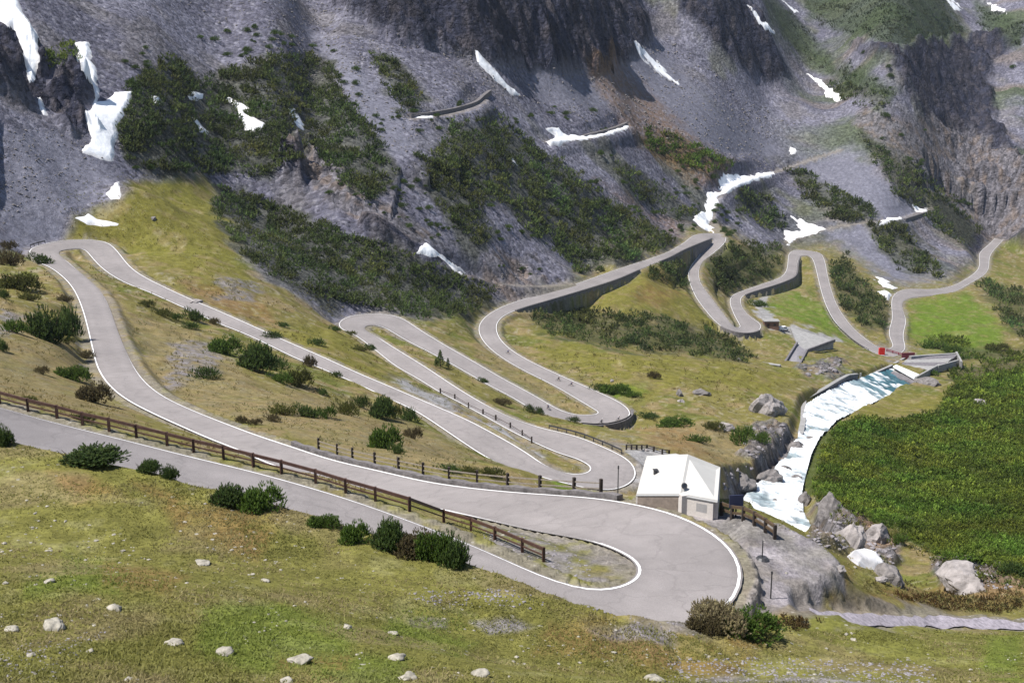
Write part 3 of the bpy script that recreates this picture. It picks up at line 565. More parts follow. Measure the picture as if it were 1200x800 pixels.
hz = bpy.data.meshes.new('haze'); _x0, _x1, _y0, _y1, _z0, _z1 = -6500, 6500, -60, 6500, float(GZ.min()) - 1.5, max(float(GZ.max()), 5) + 20
hz.from_pydata([(x, y, z) for z in (_z0, _z1) for x, y in ((_x0, _y0), (_x1, _y0), (_x1, _y1), (_x0, _y1))], [], [(3, 2, 1, 0), (4, 5, 6, 7), (0, 1, 5, 4), (1, 2, 6, 5), (2, 3, 7, 6), (3, 0, 4, 7)])
hm_ = bpy.data.materials.new('mountain_air'); hm_.use_nodes = True; _N = hm_.node_tree.nodes; _N.remove(_N['Principled BSDF']); _p = _N.new('ShaderNodeVolumePrincipled'); _p.inputs['Color'].default_value = (.72, .82, 1, 1); _p.inputs['Density'].default_value = .000035; _p.inputs['Anisotropy'].default_value = .2
hm_.node_tree.links.new(_p.outputs[0], _N['Material Output'].inputs['Volume']); link(hz, 'haze', hm_, kind='stuff', label='thin blue mountain air', category='haze')

# ---------------------------------------------------------------- small mesh kit
class MB:
    def __init__(s): s.v = []; s.f = []; s.m = []
    def add(s, v, f, m=0):
        o = len(s.v); s.v += [tuple(map(float, p)) for p in v]; s.f += [tuple(o + i for i in q) for q in f]; s.m += [m] * len(f)
    def box(s, c, d, rz=0, m=0, tilt=None, taper=1.0):
        M = Matrix.Rotation(rz, 3, 'Z')
        if tilt is not None: M = M @ tilt
        c = Vector(c); P = []
        for z in (-1, 1):
            k = taper if z > 0 else 1
            for x, y in ((-1, -1), (1, -1), (1, 1), (-1, 1)): P.append(c + M @ Vector((x * d[0] / 2 * k, y * d[1] / 2 * k, z * d[2] / 2)))
        s.add(P, [(3, 2, 1, 0), (4, 5, 6, 7), (0, 1, 5, 4), (1, 2, 6, 5), (2, 3, 7, 6), (3, 0, 4, 7)], m)
    def bar(s, a, b, r, n=6, m=0, r2=None, cap=True):
        a = Vector(a); b = Vector(b); z = (b - a).normalized(); x = z.orthogonal().normalized(); y = z.cross(x); r2 = r if r2 is None else r2
        P = [a + (x * math.cos(t) + y * math.sin(t)) * r for t in [2 * math.pi * i / n for i in range(n)]] + [b + (x * math.cos(t) + y * math.sin(t)) * r2 for t in [2 * math.pi * i / n for i in range(n)]]
        s.add(P, [(i, (i + 1) % n, n + (i + 1) % n, n + i) for i in range(n)] + ([tuple(range(n))[::-1], tuple(range(n, 2 * n))] if cap else []), m)
    def beam(s, a, b, w, h, m=0):
        a = Vector(a); b = Vector(b); d = (b - a).normalized(); sd_ = d.cross(Vector((0, 0, 1))).normalized() * w / 2; up = Vector((0, 0, h / 2))
        P = [a - sd_ - up, a + sd_ - up, a + sd_ + up, a - sd_ + up, b - sd_ - up, b + sd_ - up, b + sd_ + up, b - sd_ + up]
        s.add(P, [(0, 1, 2, 3), (7, 6, 5, 4), (0, 4, 5, 1), (1, 5, 6, 2), (2, 6, 7, 3), (3, 7, 4, 0)], m)
    def prism(s, top, h, m=0):
        """closed block: top outline (3-D), going down by h (number or list)"""
        n = len(top); h = h if hasattr(h, '__len__') else [h] * n
        s.add([tuple(p) for p in top] + [(p[0], p[1], p[2] - q) for p, q in zip(top, h)], [tuple(range(n)), tuple(range(n, 2 * n))[::-1]] + [(i, n + i, n + (i + 1) % n, (i + 1) % n) for i in range(n)], m)
    def ring(s, c, R, r, ax, n=20, k=6, m=0):
        ax = Vector(ax).normalized(); x = ax.orthogonal().normalized(); y = ax.cross(x); P = []
        for i in range(n):
            t = 2 * math.pi * i / n; d = x * math.cos(t) + y * math.sin(t)
            for j in range(k):
                q = 2 * math.pi * j / k; P.append(Vector(c) + d * (R + r * math.cos(q)) + ax * r * math.sin(q))
        s.add(P, [(i * k + j, ((i + 1) % n) * k + j, ((i + 1) % n) * k + (j + 1) % k, i * k + (j + 1) % k) for i in range(n) for j in range(k)], m)
    def build(s, name, mats, parent=None, bevel=0, smooth=False, **kw):
        me = bpy.data.meshes.new(name); me.from_pydata(s.v, [], s.f); mats = mats if isinstance(mats, (list, tuple)) else [mats]
        for q in mats: me.materials.append(q)
        me.polygons.foreach_set('material_index', s.m)
        bm = bmesh.new(); bm.from_mesh(me); bmesh.ops.recalc_face_normals(bm, faces=bm.faces)
        if bevel: bmesh.ops.bevel(bm, geom=bm.edges[:], offset=bevel, segments=1, affect='EDGES')
        bm.to_mesh(me); bm.free()
        if smooth: me.polygons.foreach_set('use_smooth', [True] * len(me.polygons))
        return link(me, name, None, parent, **kw)
def rockmesh(name, rx, ry, rz, seed, sub=3, rough=.35, material=None):
    bm = bmesh.new(); bmesh.ops.create_icosphere(bm, subdivisions=sub, radius=1); r = random.Random(seed)
    cuts = [(Vector((r.uniform(-1, 1), r.uniform(-1, 1), r.uniform(-.3, 1))).normalized(), r.uniform(.55, .85)) for _ in range(9)]
    for v in bm.verts:
        p = v.co.copy()
        for n, d in cuts:
            q = p.dot(n)
            if q > d: p -= n * (q - d) * .92
        x, y, z = p; o = float(fbm(np.array([x * 2.1 + seed]), np.array([y * 2.1 + z * 1.7]), seed, 4)[0]); p *= 1 + o * rough
        v.co = Vector((p.x * rx, p.y * ry, p.z * rz))
    me = bpy.data.meshes.new(name); bm.to_mesh(me); bm.free()
    if material: me.materials.append(material)
    return me
def V3(a): return Vector((float(a[0]), float(a[1]), float(a[2])))
def place(px, py): return V3(hit(px, py)[0])
STONEW = mat('wall_stone', (.13, .12, .122), .9, .45, 1.3, .6, dist=.2)
CONC = mat('pale_concrete', (.27, .265, .26), .85, .25, .5, .3)
CONCD = mat('weathered_concrete', (.15, .14, .15), .9, .35, .7, .4)
WOODB = mat('brown_timber', (.085, .038, .024), .8, .3, 5, .3)
WOODD = mat('dark_timber', (.045, .035, .03), .85, .3, 5, .3)
RUSTM = mat('rusty_steel', (.062, .032, .024), .7, .35, 4, .2)
METD = mat('dark_steel', (.06, .06, .065), .5, .2, 3, 0, metallic=.4)

# ---------------------------------------------------------------- retaining walls under the road
WL = ["long dark retaining wall under the road above the pine scrub", "tall dark retaining wall under the upper road between two snowy hairpin arms", "dark retaining wall under the road above the bright green field",
      "grey retaining wall turning the corner beside the pale road leg over the green field", "low pale wall round the outside of the far hairpin above the grassy bank", "low dark curved wall round the outside of the hairpin with a steel guard rail"]
for (k0, k1, h), lb in zip(WALLS, WL):
    ks = np.arange(k0, k1 + 1); n = outn(ks); mb = MB()
    Pin = RB[ks].copy(); Pin[:, :2] += n * .15; Pout = RB[ks].copy(); Pout[:, :2] += n * .95
    top = .45
    for i in range(len(ks) - 1):
        a, b, c, d = Pin[i], Pout[i], Pout[i + 1], Pin[i + 1]; hh = [h[i] + 1.5, h[i] + 1.5, h[i + 1] + 1.5, h[i + 1] + 1.5]
        bo = [b + np.array([*(n[i] * h[i] * .12), 0]), c + np.array([*(n[i + 1] * h[i + 1] * .12), 0])]
        t = [(*p[:2], p[2] + top) for p in (a, b, c, d)]; bt = [(*a[:2], a[2] - 1), (*bo[0][:2], b[2] - hh[1]), (*bo[1][:2], c[2] - hh[2]), (*d[:2], d[2] - 1)]
        mb.add(t + bt, [(0, 1, 2, 3), (1, 5, 6, 2), (0, 3, 7, 4)] + ([(0, 4, 5, 1)] if i == 0 else []) + ([(3, 2, 6, 7)] if i == len(ks) - 2 else []))
    mb.build('retaining_wall', STONEW, label=lb, category='wall')

# ---------------------------------------------------------------- snow lying on the ground
SNOWM = bpy.data.materials.new('snow'); _N, _L = nt(SNOWM); _b = _N['Principled BSDF']; _b.inputs['Roughness'].default_value = .6; _b.inputs['Base Color'].default_value = (.86, .87, .89, 1)
_n = _N.new('ShaderNodeTexNoise'); _n.inputs['Scale'].default_value = .5; _n.inputs['Detail'].default_value = 5; _g = _N.new('ShaderNodeNewGeometry'); _L.new(_g.outputs['Position'], _n.inputs['Vector'])
_r = _N.new('ShaderNodeMapRange'); _r.inputs[1].default_value = .35; _r.inputs[2].default_value = .7; _r.inputs[3].default_value = .90; _r.inputs[4].default_value = .72; _L.new(_n.outputs[0], _r.inputs[0])
_c = _N.new('ShaderNodeCombineColor'); _L.new(_r.outputs[0], _c.inputs[0]); _L.new(_r.outputs[0], _c.inputs[1]); _L.new(_r.outputs[0], _c.inputs[2]); _at = _N.new('ShaderNodeAttribute'); _at.attribute_name = 'col'; _L.new(_at.outputs['Color'], _b.inputs['Base Color'])
_bp = _N.new('ShaderNodeBump'); _bp.inputs['Strength'].default_value = .5; _bp.inputs['Distance'].default_value = .5; _L.new(_n.outputs[0], _bp.inputs['Height']); _L.new(_bp.outputs[0], _b.inputs['Normal'])
SNOW = [("-20,-12 12,-12 30,20 46,42 42,62 46,70 38,96 31,98 26,62 16,34 -20,12", "snow tongue filling the narrow gully left of the rock knob, widest at its top"),
 ("86,50 103,48 106,66 116,84 112,96 118,106 113,118 124,116 136,108 158,108 148,128 136,146 136,166 133,190 120,188 97,180 106,160 103,132 111,114 108,98 96,84 92,66", "largest snow patch, a forked tongue running down to the brown ridge"),
 ("82,257 96,253 103,249 112,256 139,261 136,265 100,264", "thin snow strip lying across the brown ridge above the meadow"), ("125,227 132,218 139,214 141,224 139,233 130,233", "small upright snow patch on the brown ridge crest"),
 ("276,122 283,124 288,134 298,138 308,144 304,153 290,155 281,142", "bent snow patch in the middle of the dark pine slope"), ("225,137 232,138 238,148 245,152 243,157 234,155", "little slanting snow patch among pines, lowest on the dark slope"),
 ("338,126 346,128 352,138 359,148 356,153 350,149 342,138", "narrow snow streak at the edge of the pines beside grey scree"), ("221,110 229,108 240,110 239,116 232,120 224,116", "small round snow patch near the top of the pine slope"),
 ("266,112 272,116 282,120 294,128 292,133 281,129 268,120", "thin curved snow streak above the bent snow patch"), ("176,112 186,112 190,120 180,123", "faint small snow patch at the left of the pine slope"),
 ("488,298 497,283 506,290 516,296 533,310 546,323 532,317 512,302 498,300", "pointed snow wedge at the foot of the low grey cliff"), ("557,56 563,62 571,74 590,94 609,112 602,112 578,92 562,74", "long thin snow streak falling from the dark cliff's foot"),
 ("742,47 750,52 760,62 774,78 794,96 795,101 784,96 768,84 752,66", "double snow streak on the grey scree beside the rusty slope"), ("639,152 648,150 656,151 662,158 672,157 684,160 705,158 736,145 734,151 712,160 690,165 664,167 655,172 642,174 638,168 650,164 652,158", "snow drift banked along the old wall below the scree"),
 ("811,258 819,250 826,247 825,236 829,226 842,226 841,212 850,203 864,205 880,206 904,200 906,205 890,211 866,218 844,230 838,240 836,252 832,262 836,272 824,270", "branching snow drift lying over the upper road above the pointed hairpin"),
 ("925,251 934,256 941,262 956,265 970,269 948,275 934,279 924,288 917,270 926,270 938,271 936,262", "forked snow patch above the narrow road arch"), ("1026,264 1040,257 1057,253 1056,258 1040,262 1030,266", "snow strip on the grey ledge under the long pine stripe"),
 ("1068,240 1076,243 1088,246 1082,250 1074,248", "tiny snow patch at the outer end of the grey ledge"), ("1023,323 1031,325 1042,332 1052,337 1046,341 1034,336", "wedge of snow at the foot of the scree fan above the bend"), ("1028,342 1036,340 1044,346 1041,351 1034,347", "small snow heap in the inside corner of the bend"),
 ("944,85 951,87 968,101 985,114 983,120 972,114 955,98", "bright straight snow stripe on the broken slope right of the scree"), ("874,3 880,8 892,24 908,34 910,40 900,37 884,24", "thin snow line down the edge of the dark blue cliff"),
 ("906,-8 918,0 936,13 934,18 924,10", "snow line at the top edge right of the blue cliff"), ("1108,-4 1118,2 1128,12 1122,14 1112,6", "short snow dash in the dark green upper meadow"), ("1158,5 1168,6 1177,12 1182,17 1172,14 1162,12", "snow fleck in the broken rocks at the top corner"),
 ("922,173 930,172 933,177 928,181 922,179", "round snow dot at the head of the grey blue fan"), ("991,652 998,648 1010,646 1024,650 1032,658 1038,669 1024,668 1006,662", "snow bank left over between the river rocks and the brown grass"),
 ("46,114 52,120 59,135 54,134 48,124", "thin snow strip beside the dark rock wall"), ("14,270 22,268 32,272 28,278 17,276", "tiny snow patch above the hairpin with pine bushes"), ("484,136 496,134 508,136 506,139 486,139", "thin snow line at the foot of the old stone wall"),
 ("597,186 602,188 606,196 601,195", "snow dot at the top of the big pine wood")]
for t, lb in SNOW:
    P = poly(t); j = .45 if (P[:, 1].min() < 600) else .4
    m = (GPX > P[:, 0].min() - 6) & (GPX < P[:, 0].max() + 6) & (GPY > P[:, 1].min() - 6) & (GPY < P[:, 1].max() + 6) & (GR > 80)
    ii, jj = np.nonzero(m)
    if len(ii) == 0: continue
    i0, i1, j0, j1 = ii.min(), ii.max() + 1, jj.min(), jj.max() + 1
    # finer net over the patch
    th = np.linspace(TH[i0], TH[min(i1, len(TH) - 1)], (i1 - i0) * 2 + 1); lr = np.linspace(LR[j0], LR[min(j1, len(LR) - 1)], min((j1 - j0) * 2 + 1, 500))
    A, B = np.meshgrid(th, lr, indexing='ij'); X = np.exp(B) * np.sin(A); Y = np.exp(B) * np.cos(A); Z = ground(X.ravel(), Y.ravel()).reshape(X.shape)
    qx, qy = pix(np.stack([X, Y, Z], -1)); R_ = np.exp(B)
    s = sdist(P, qx + fbm(X / 9, Y / 9, 77, 3) * 4.5 + fbm(X / 2.5, Y / 2.5, 177, 2) * 1.5, qy + fbm(X / 9, Y / 9, 78, 3) * 3.6) + fbm(X / 3, Y / 3, 79, 2) * .9
    h = np.clip(s * np.maximum(R_, 330) / 1500 * .6, -2.0, .9 if P[:, 1].min() < 600 else .4); inside = s > -1.6
    keep = inside[:-1, :-1] & inside[1:, :-1] & inside[1:, 1:] & inside[:-1, 1:]
    if keep.sum() < 3: continue
    # one connected run in range only (what lies behind a brow is left out)
    lab = np.where(keep, np.arange(keep.size).reshape(keep.shape) + 1, 0)      # keep the largest connected piece
    for _ in range(4000):
        l2 = lab.copy(); l2[1:] = np.maximum(l2[1:], lab[:-1]); l2[:-1] = np.maximum(l2[:-1], lab[1:]); l2[:, 1:] = np.maximum(l2[:, 1:], lab[:, :-1]); l2[:, :-1] = np.maximum(l2[:, :-1], lab[:, 1:]); l2[~keep] = 0
        if (l2 == lab).all(): break
        lab = l2
    vx = np.random.default_rng(4).uniform(P.min(0), P.max(0), (160, 2)); vx = vx[sdist(P, vx[:, 0], vx[:, 1]) > .3]; vh = hit(vx[:, 0], vx[:, 1]); va = np.arctan2(vh[:, 0], vh[:, 1]); vl = np.log(np.hypot(vh[:, 0], vh[:, 1]))
    ci = np.clip(np.searchsorted(th, va) - 1, 0, keep.shape[0] - 1); cj = np.clip(np.searchsorted(lr, vl) - 1, 0, keep.shape[1] - 1); lv = lab[ci, cj]; lv = lv[lv > 0]
    u_, c_ = np.unique(lv if len(lv) else lab[lab > 0], return_counts=True); keep = lab == u_[np.argmax(c_)]
    me, used = grid_mesh('snow_patch', X, Y, Z + h, keep)
    dirt = sstep(.75, -.1, h + fbm(X / 3, Y / 3, 81, 3) * .5) * .55 + .12 * sstep(0, .4, fbm(X / 6, Y / 6, 82, 3)); setcol(me, (C(.84, .85, .87) * (1 - dirt[..., None]) + C(.30, .26, .24) * dirt[..., None]).reshape(-1, 3)[used])
    link(me, 'snow_patch', SNOWM, label=lb, category='snow', group='snow patches left on the mountain')

# ---------------------------------------------------------------- the river
RIVM = bpy.data.materials.new('river_water'); _N, _L = nt(RIVM); _b = _N['Principled BSDF']; _b.inputs['Roughness'].default_value = .35; _a = _N.new('ShaderNodeAttribute'); _a.attribute_name = 'col'; _L.new(_a.outputs['Color'], _b.inputs['Base Color'])
_g = _N.new('ShaderNodeNewGeometry'); _n = _N.new('ShaderNodeTexNoise'); _n.inputs['Scale'].default_value = 1.1; _n.inputs['Detail'].default_value = 6; _L.new(_g.outputs['Position'], _n.inputs['Vector'])
_bp = _N.new('ShaderNodeBump'); _bp.inputs['Strength'].default_value = .6; _bp.inputs['Distance'].default_value = .7; _L.new(_n.outputs[0], _bp.inputs['Height']); _L.new(_bp.outputs[0], _b.inputs['Normal'])
tt = np.linspace(-.06, 1.06, 40); P = VL[:, None] * (1 - tt[:, None]) + VR[:, None] * tt[:, None]
# finer along the flow
_s = np.linspace(0, len(VL) - 1, 900); P = np.stack([[np.interp(_s, np.arange(len(VL)), P[:, j, i]) for j in range(40)] for i in range(3)], -1).transpose(1, 0, 2)
al = np.linspace(0, 1, 900)[:, None]; nn = fbm(P[..., 0] / 4, P[..., 1] / 7, 301, 4); n5 = fbm(P[..., 0] / 1.6, P[..., 1] / 2.2, 305, 3); n6 = fbm(P[..., 0] / 9, P[..., 1] / 16, 302, 3)
P[..., 2] += nn * .9 * (1 - sstep(.55, .7, al) * .6) + n5 * .35 - .2
foam = np.clip(sstep(.90, .74, al) * (.85 - .5 * sstep(.12, .4, -nn))  + sstep(-.02, .3, n6 + nn * .6) * .85, 0, 1) * (1 - .25 * sstep(.2, .5, -n5))
pale = np.clip(foam, 0, 1)[..., None]
WC = C(.035, .12, .15) * (1 - pale) + C(.78, .81, .83) * pale; WC = WC * (1 + .45 * np.clip(n5 + nn, -1, .4))[..., None]
mud = sstep(.2, .0, al + tt[None] * .35 - .02)[..., None] * 0
me, _ = grid_mesh('river', P[..., 0], P[..., 1], P[..., 2]); setcol(me, WC.reshape(-1, 3)); link(me, 'river', RIVM, kind='structure')

# ---------------------------------------------------------------- fences and rails
def fence_pts(pxs, off, side=1, first=0, last=None, useA=False):
    E = RA if useA else RB; Ep = RAP if useA else RBP; out = []
    last = last or len(E)
    for (px, py) in pxs:
        k = first + int(np.argmin(np.hypot(Ep[first:last, 0] - px, Ep[first:last, 1] - py))); n = outn(np.array([k]), -1 if useA else 1)[0]
        p = E[k].copy(); p[0] += n[0] * off; p[1] += n[1] * off; p[2] = min(ground(p[0], p[1])[0], p[2] + .6) if off > 1 else p[2]; out.append(V3(p))
    return out
def make_fence(name, pts, post, rails, label, cat, pm, rm, foot=.5, group=None, ends=None):
    """post = (w, height); rails = list of (height, thickness, depth)"""
    o = thing(name, label, cat, pts[0], group=group); b = pts[0]
    for p in pts:
        mb = MB(); q = p - b; mb.box(q + Vector((0, 0, post[1] / 2 - foot / 2)), (post[0], post[0], post[1] + foot), random.uniform(-.3, .3) + .3, tilt=Matrix.Rotation(random.uniform(-.04, .04), 3, 'X')); mb.build('post', pm, o)
    for h, t, d in rails:
        mb = MB()
        for a, c in zip(pts[:-1], pts[1:]): mb.beam(a - b + Vector((0, 0, h)), c - b + Vector((0, 0, h)), d, t)
        mb.build('rail', rm, o)
    return o
# brown guard rail between the two lowest road legs
gp = [place(x, y) for x, y in [(-32,465),(0,473),(33,482),(67,490),(97,498),(128,505),(160,513),(196,522),(227,530),(262,538),(297,547),(330,555),(370,566),(405,577),(440,587),(480,599),(520,612),(552,622),(580,633),(612,647),(637,658)]]
make_fence('guard_rail', gp, (.17, .95), [(.82, .20, .10), (.42, .09, .06)], "long rusty brown guard rail between the two nearest road legs, ending in the gravel island", 'guard rail', RUSTM, RUSTM)
# fence and low parapet on the second leg
P12 = [(357,525),(378,532),(400,540),(425,546),(451,552),(481,560),(513,566),(546,570),(577,573),(615,577),(652,580),(690,583)]
kf0, kf1 = kB(340, 522), kB(716, 585)
fp = fence_pts(P12, 1.5, first=kB(860, 660), last=kB(160, 437)) if kB(860, 660) < kB(160, 437) else fence_pts(P12, 1.5)
make_fence('post_and_rail_fence', fp, (.22, 1.35), [(1.0, .10, .06), (.55, .10, .06)], "wooden post and rail fence on the low parapet along the wide road's far side", 'fence', WOODD, mat('grey_timber', (.22, .19, .16), .85, .3, 5, .3))
ks = np.arange(min(kf0, kf1), max(kf0, kf1) + 1); mb = MB(); n = outn(ks)
for i in range(0, len(ks) - 1):
    a = RB[ks[i]]; c = RB[ks[i + 1]]; j = .30 + .08 * math.sin(i * 1.7); q = .30 + .08 * math.sin((i + 1) * 1.7)
    mb.prism([(a[0] + n[i][0] * .3, a[1] + n[i][1] * .3, a[2] + j), (a[0] + n[i][0] * .85, a[1] + n[i][1] * .85, a[2] + j), (c[0] + n[i + 1][0] * .85, c[1] + n[i + 1][1] * .85, c[2] + q), (c[0] + n[i + 1][0] * .3, c[1] + n[i + 1][1] * .3, c[2] + q)], 1.6)
mb.build('parapet_wall', STONEW, label="low rough stone parapet under the wooden fence along the wide road", category='wall')
# posts along the fourth leg
fp = [place(x, y) for x, y in [(516,461),(533,468),(549,478),(566,486),(581,493),(598,502),(612,511),(623,519)]]
make_fence('roadside_fence', fp, (.30, 1.35), [(.85, .10, .08)], "dark posts with one rail between the grey lay-by and the road leg above it", 'fence', WOODD, WOODD)
fp = [place(x, y) for x, y in [(734,527),(740,527),(746,527),(752,527),(758,527),(766,529),(776,532),(784,533)]]
make_fence('timber_railing', fp, (.30, 1.1), [(.95, .16, .12), (.5, .12, .1)], "short dark purple railing on the bank edge behind the white hut", 'railing', WOODD, WOODD)
def edge_rail(p0, p1, off, step, label, name='guard_rail', useA=False, pm=METD, h=.75):
    k0, k1 = (kA(*p0), kA(*p1)) if useA else (kB(*p0), kB(*p1)); E = RA if useA else RB; k0, k1 = min(k0, k1), max(k0, k1); pts = []
    for k in range(k0, k1 + 1, step):
        n = outn(np.array([k]), -1 if useA else 1)[0]; pts.append(Vector((E[k][0] + n[0] * off, E[k][1] + n[1] * off, E[k][2])))
    make_fence(name, pts, (.16, h), [(h - .12, .34, .07)], label, 'guard rail', pm, pm, foot=.9)
edge_rail((684, 499), (741, 487), .55, 2, "curved dark steel guard rail round the outer edge of the middle hairpin")
edge_rail((640, 503), (724, 531), .7, 3, "straight dark steel guard rail beside the road leg running down to the white hut")
edge_rail((40, 291), (62, 284), .9, 3, "short dark guard rail at the outer tip of the topmost left hairpin", useA=True)
edge_rail((979, 358), (1024, 403), .6, 4, "thin steel guard rail outside the steep pale road leg above the red barrier", useA=False)
# old walls across the scree
def drape_wall(pts, h, t, label, name='old_stone_wall'):
    Q = []
    for (x0, y0), (x1, y1) in zip(pts[:-1], pts[1:]):
        for u in np.linspace(0, 1, 7)[:-1]: Q.append((x0 + (x1 - x0) * u, y0 + (y1 - y0) * u))
    Q.append(pts[-1]); Hh = hit([q[0] for q in Q], [q[1] for q in Q]); mb = MB()
    Hh[:, 2] = smooth3(Hh, 3)[:, 2]; Hh[:, :2] = smooth3(Hh, 6)[:, :2]
    for i in range(len(Hh) - 1):
        a, c = Hh[i], Hh[i + 1]; d = (c - a)[:2]; d = d / (np.linalg.norm(d) + 1e-9); nn_ = np.array([-d[1], d[0]]) * t / 2
        mb.prism([(a[0] - nn_[0], a[1] - nn_[1], a[2] + h), (a[0] + nn_[0], a[1] + nn_[1], a[2] + h), (c[0] + nn_[0], c[1] + nn_[1], c[2] + h), (c[0] - nn_[0], c[1] - nn_[1], c[2] + h)], h + 4)
    mb.build(name, STONEW, label=label, category='wall')
drape_wall([(480,137),(500,136),(530,131),(558,123),(566,115),(574,109)], 1.6, 2.0, "old dark stone wall with a bend high on the grey scree")
drape_wall([(684,161),(705,156),(722,151),(734,146)], 1.5, 2.0, "short dark stone wall behind the snow drift on the scree")
drape_wall([(1060,258),(1085,250)], 1.2, 1.6, "low grey stone wall at the outer end of the high ledge")

# ---------------------------------------------------------------- white hut with the hipped roof
WHITEW = mat('pale_sheet_roof', (.43, .42, .40), .55, .06, .7, .05); PLAST = mat('rough_plaster', (.52, .48, .45), .9, .10, 6, .15); BROWNW = mat('brown_boards_eave_shade', (.19, .155, .13), .85, .25, 3, .3); GLASSD = mat('dark_window', (.02, .022, .026), .15, .1, 1, 0, spec=.6)
def ar(px, py, r): return V3(at_range(px, py, r * .966))
hc, hd, he, hA, hB, hF = ar(746, 578, 89.6), ar(797, 578, 87.6), ar(841, 586, 86.4), ar(806, 532, 91.6), ar(758, 534, 95.0), ar(844, 547, 92.5)
hr = thing('hut', "small white mountain hut with a pale hipped roof, on the outside of the nearest bend", 'hut', (hd.x, hd.y, -33.6)); hb = hr.location.copy()
backL, backR = hB + Vector((2.6, 3.2, -.9)), hF + Vector((-.4, 3.2, -.9))
mb = MB(); T = .16
for q in ([hc, hd, hA, hB], [hd, he, hF, hA], [hB, hA, backR, backL], [hA, hF, backR]):
    mb.prism([p - hb for p in q], T)
ROOF = mb.build('roof', WHITEW, hr)
mb = MB(); dn = Vector((0, -.07, -.12))
for a, b_ in ((hc, hd), (hd, he)): mb.bar(a - hb + dn, b_ - hb + dn, .07, 8)
mb.build('gutter', mat('zinc', (.3, .3, .3), .5, .1, 2, 0), ROOF)
def wallq(a, c, z, mat_, name, **kw):
    mb = MB(); a = a - hb; c = c - hb; d = (c - a); d.z = 0; d.normalize(); n = Vector((-d.y, d.x, 0)) * .25
    mb.prism([a + n, c + n, c - n, a - n], [a.z - z, c.z - z, c.z - z, a.z - z]); return mb.build(name, mat_, hr, **kw)
cen = (hc + he + hB + hF) / 4
def ins(p, k=.07): q = p.lerp(cen, k); q.z = p.z - .2; return q
wallq(ins(hc), ins(hd), -1.2, BROWNW, 'wall', label="brown boarded wall in the shade under the eave")  # brown darker than the other walls, the eave's shade put into the colour
wr = wallq(ins(hd), ins(he), -1.2, PLAST, 'wall', label="pale rough plastered wall"); wallq(ins(he), ins(hF), -1.2, PLAST, 'wall'); wallq(ins(hF), ins(backR), -1.2, PLAST, 'wall'); wallq(ins(hB), ins(backL), -1.2, PLAST, 'wall'); wallq(ins(hc), ins(hB), -1.2, PLAST, 'wall'); wallq(ins(backL), ins(backR), -1.2, PLAST, 'wall')
mb = MB(); q = ar(768, 559, 91.2) - hb; mb.box(q + Vector((0, 0, .25)), (.24, .24, .6), .2); mb.box(q + Vector((0, 0, .58)), (.34, .34, .06), .2); mb.build('chimney', METD, hr)
mb = MB(); q = ar(802, 569, 88.0) - hb; d = (he - hd).normalized(); ax = Vector((0, -1, .35)).normalized()
mb.ring(q, .17, .05, ax, 18, 6); mb.bar(q - ax * .3, q + ax * .03, .14, 18, 1); mb.build('round_window', [METD, GLASSD], hr)
mb = MB(); a = ins(hd) - hb; q = a + Vector((.35, -.35, -.55)); mb.box(q, (.8, .5, 1.5), .3); mb.build('corner_pier', PLAST, hr)
mb = MB(); q_ = (ins(hc) - hb).lerp(ins(hd) - hb, .42) + Vector((0, -.28, -.62)); mb.box(q_, (.8, .06, 1.1), math.atan2((hd - hc).y, (hd - hc).x)); mb.build('door', WOODD, hr)
mb = MB(); a = (ins(hd) - hb).lerp(ins(he) - hb, .62) + Vector((0, -.27, -.55)); mb.box(a, (.8, .06, .6), math.atan2(d.y, d.x)); mb.build('vent_panel', mat('grey_louvre', (.3, .29, .29), .6, .1, 3, 0), hr)
# timber railing from the hut down to the turning place
fp = [place(x, y) for x, y in [(846,586),(858,592),(871,599),(884,606),(896,612),(905,617)]]
fp = [ar(846,590,87.5), ar(858,597,86.3), ar(871,604,85.2), ar(884,611,84.2), ar(897,617,83.4), ar(908,623,82.6)]
for p in fp: p.z = ground(p.x, p.y)[0]
make_fence('timber_railing', fp, (.2, 1.0), [(.88, .2, .16), (.45, .16, .12)], "heavy dark brown timber railing leading from the hut along the river edge", 'railing', WOODD, mat('old_railing_timber', (.075, .05, .03), .85, .3, 4, .3))
# information board
p = place(862, 605); o = thing('information_board', "dark blue board on a post beside the white hut", 'sign', p)
mb = MB(); mb.box((0, 0, .45), (.1, .1, 1.0)); mb.build('post', METD, o); mb = MB(); mb.box((0, -.08, 1.15), (1.0, .07, .9), .15); mb.build('panel', mat('navy_panel', (.03, .035, .075), .5, .1, 3, 0), o, bevel=.01)
# slim marker poles
for x, y, hh, lb in [(710, 575, 2.35, "tall slim snow pole at the end of the parapet near the white hut"), (903, 701, 1.7, "thin dark marker post on the gravel, nearest to the river path"), (893, 655, 1.25, "thin marker post in a dark heavy foot on the gravel apron")]:
    p = place(x, y) if x != 710 else V3(RB[kB(708, 584)] + np.array([*(outn(np.array([kB(708, 584)]))[0] * 1.3), 0])); o = thing('marker_post', lb, 'post', p)
    mb = MB(); mb.bar((0, 0, -.3), (0, 0, hh), .045, 8, r2=.035); mb.build('pole', METD, o)
    if x == 893: mb = MB(); mb.bar((0, 0, 0), (0, 0, .16), .45, 12, r2=.3); mb.build('foot', METD, o)
    else: mb = MB(); mb.bar((0, 0, hh * .9), (0, 0, hh), .06, 8); mb.build('cap', METD, o)

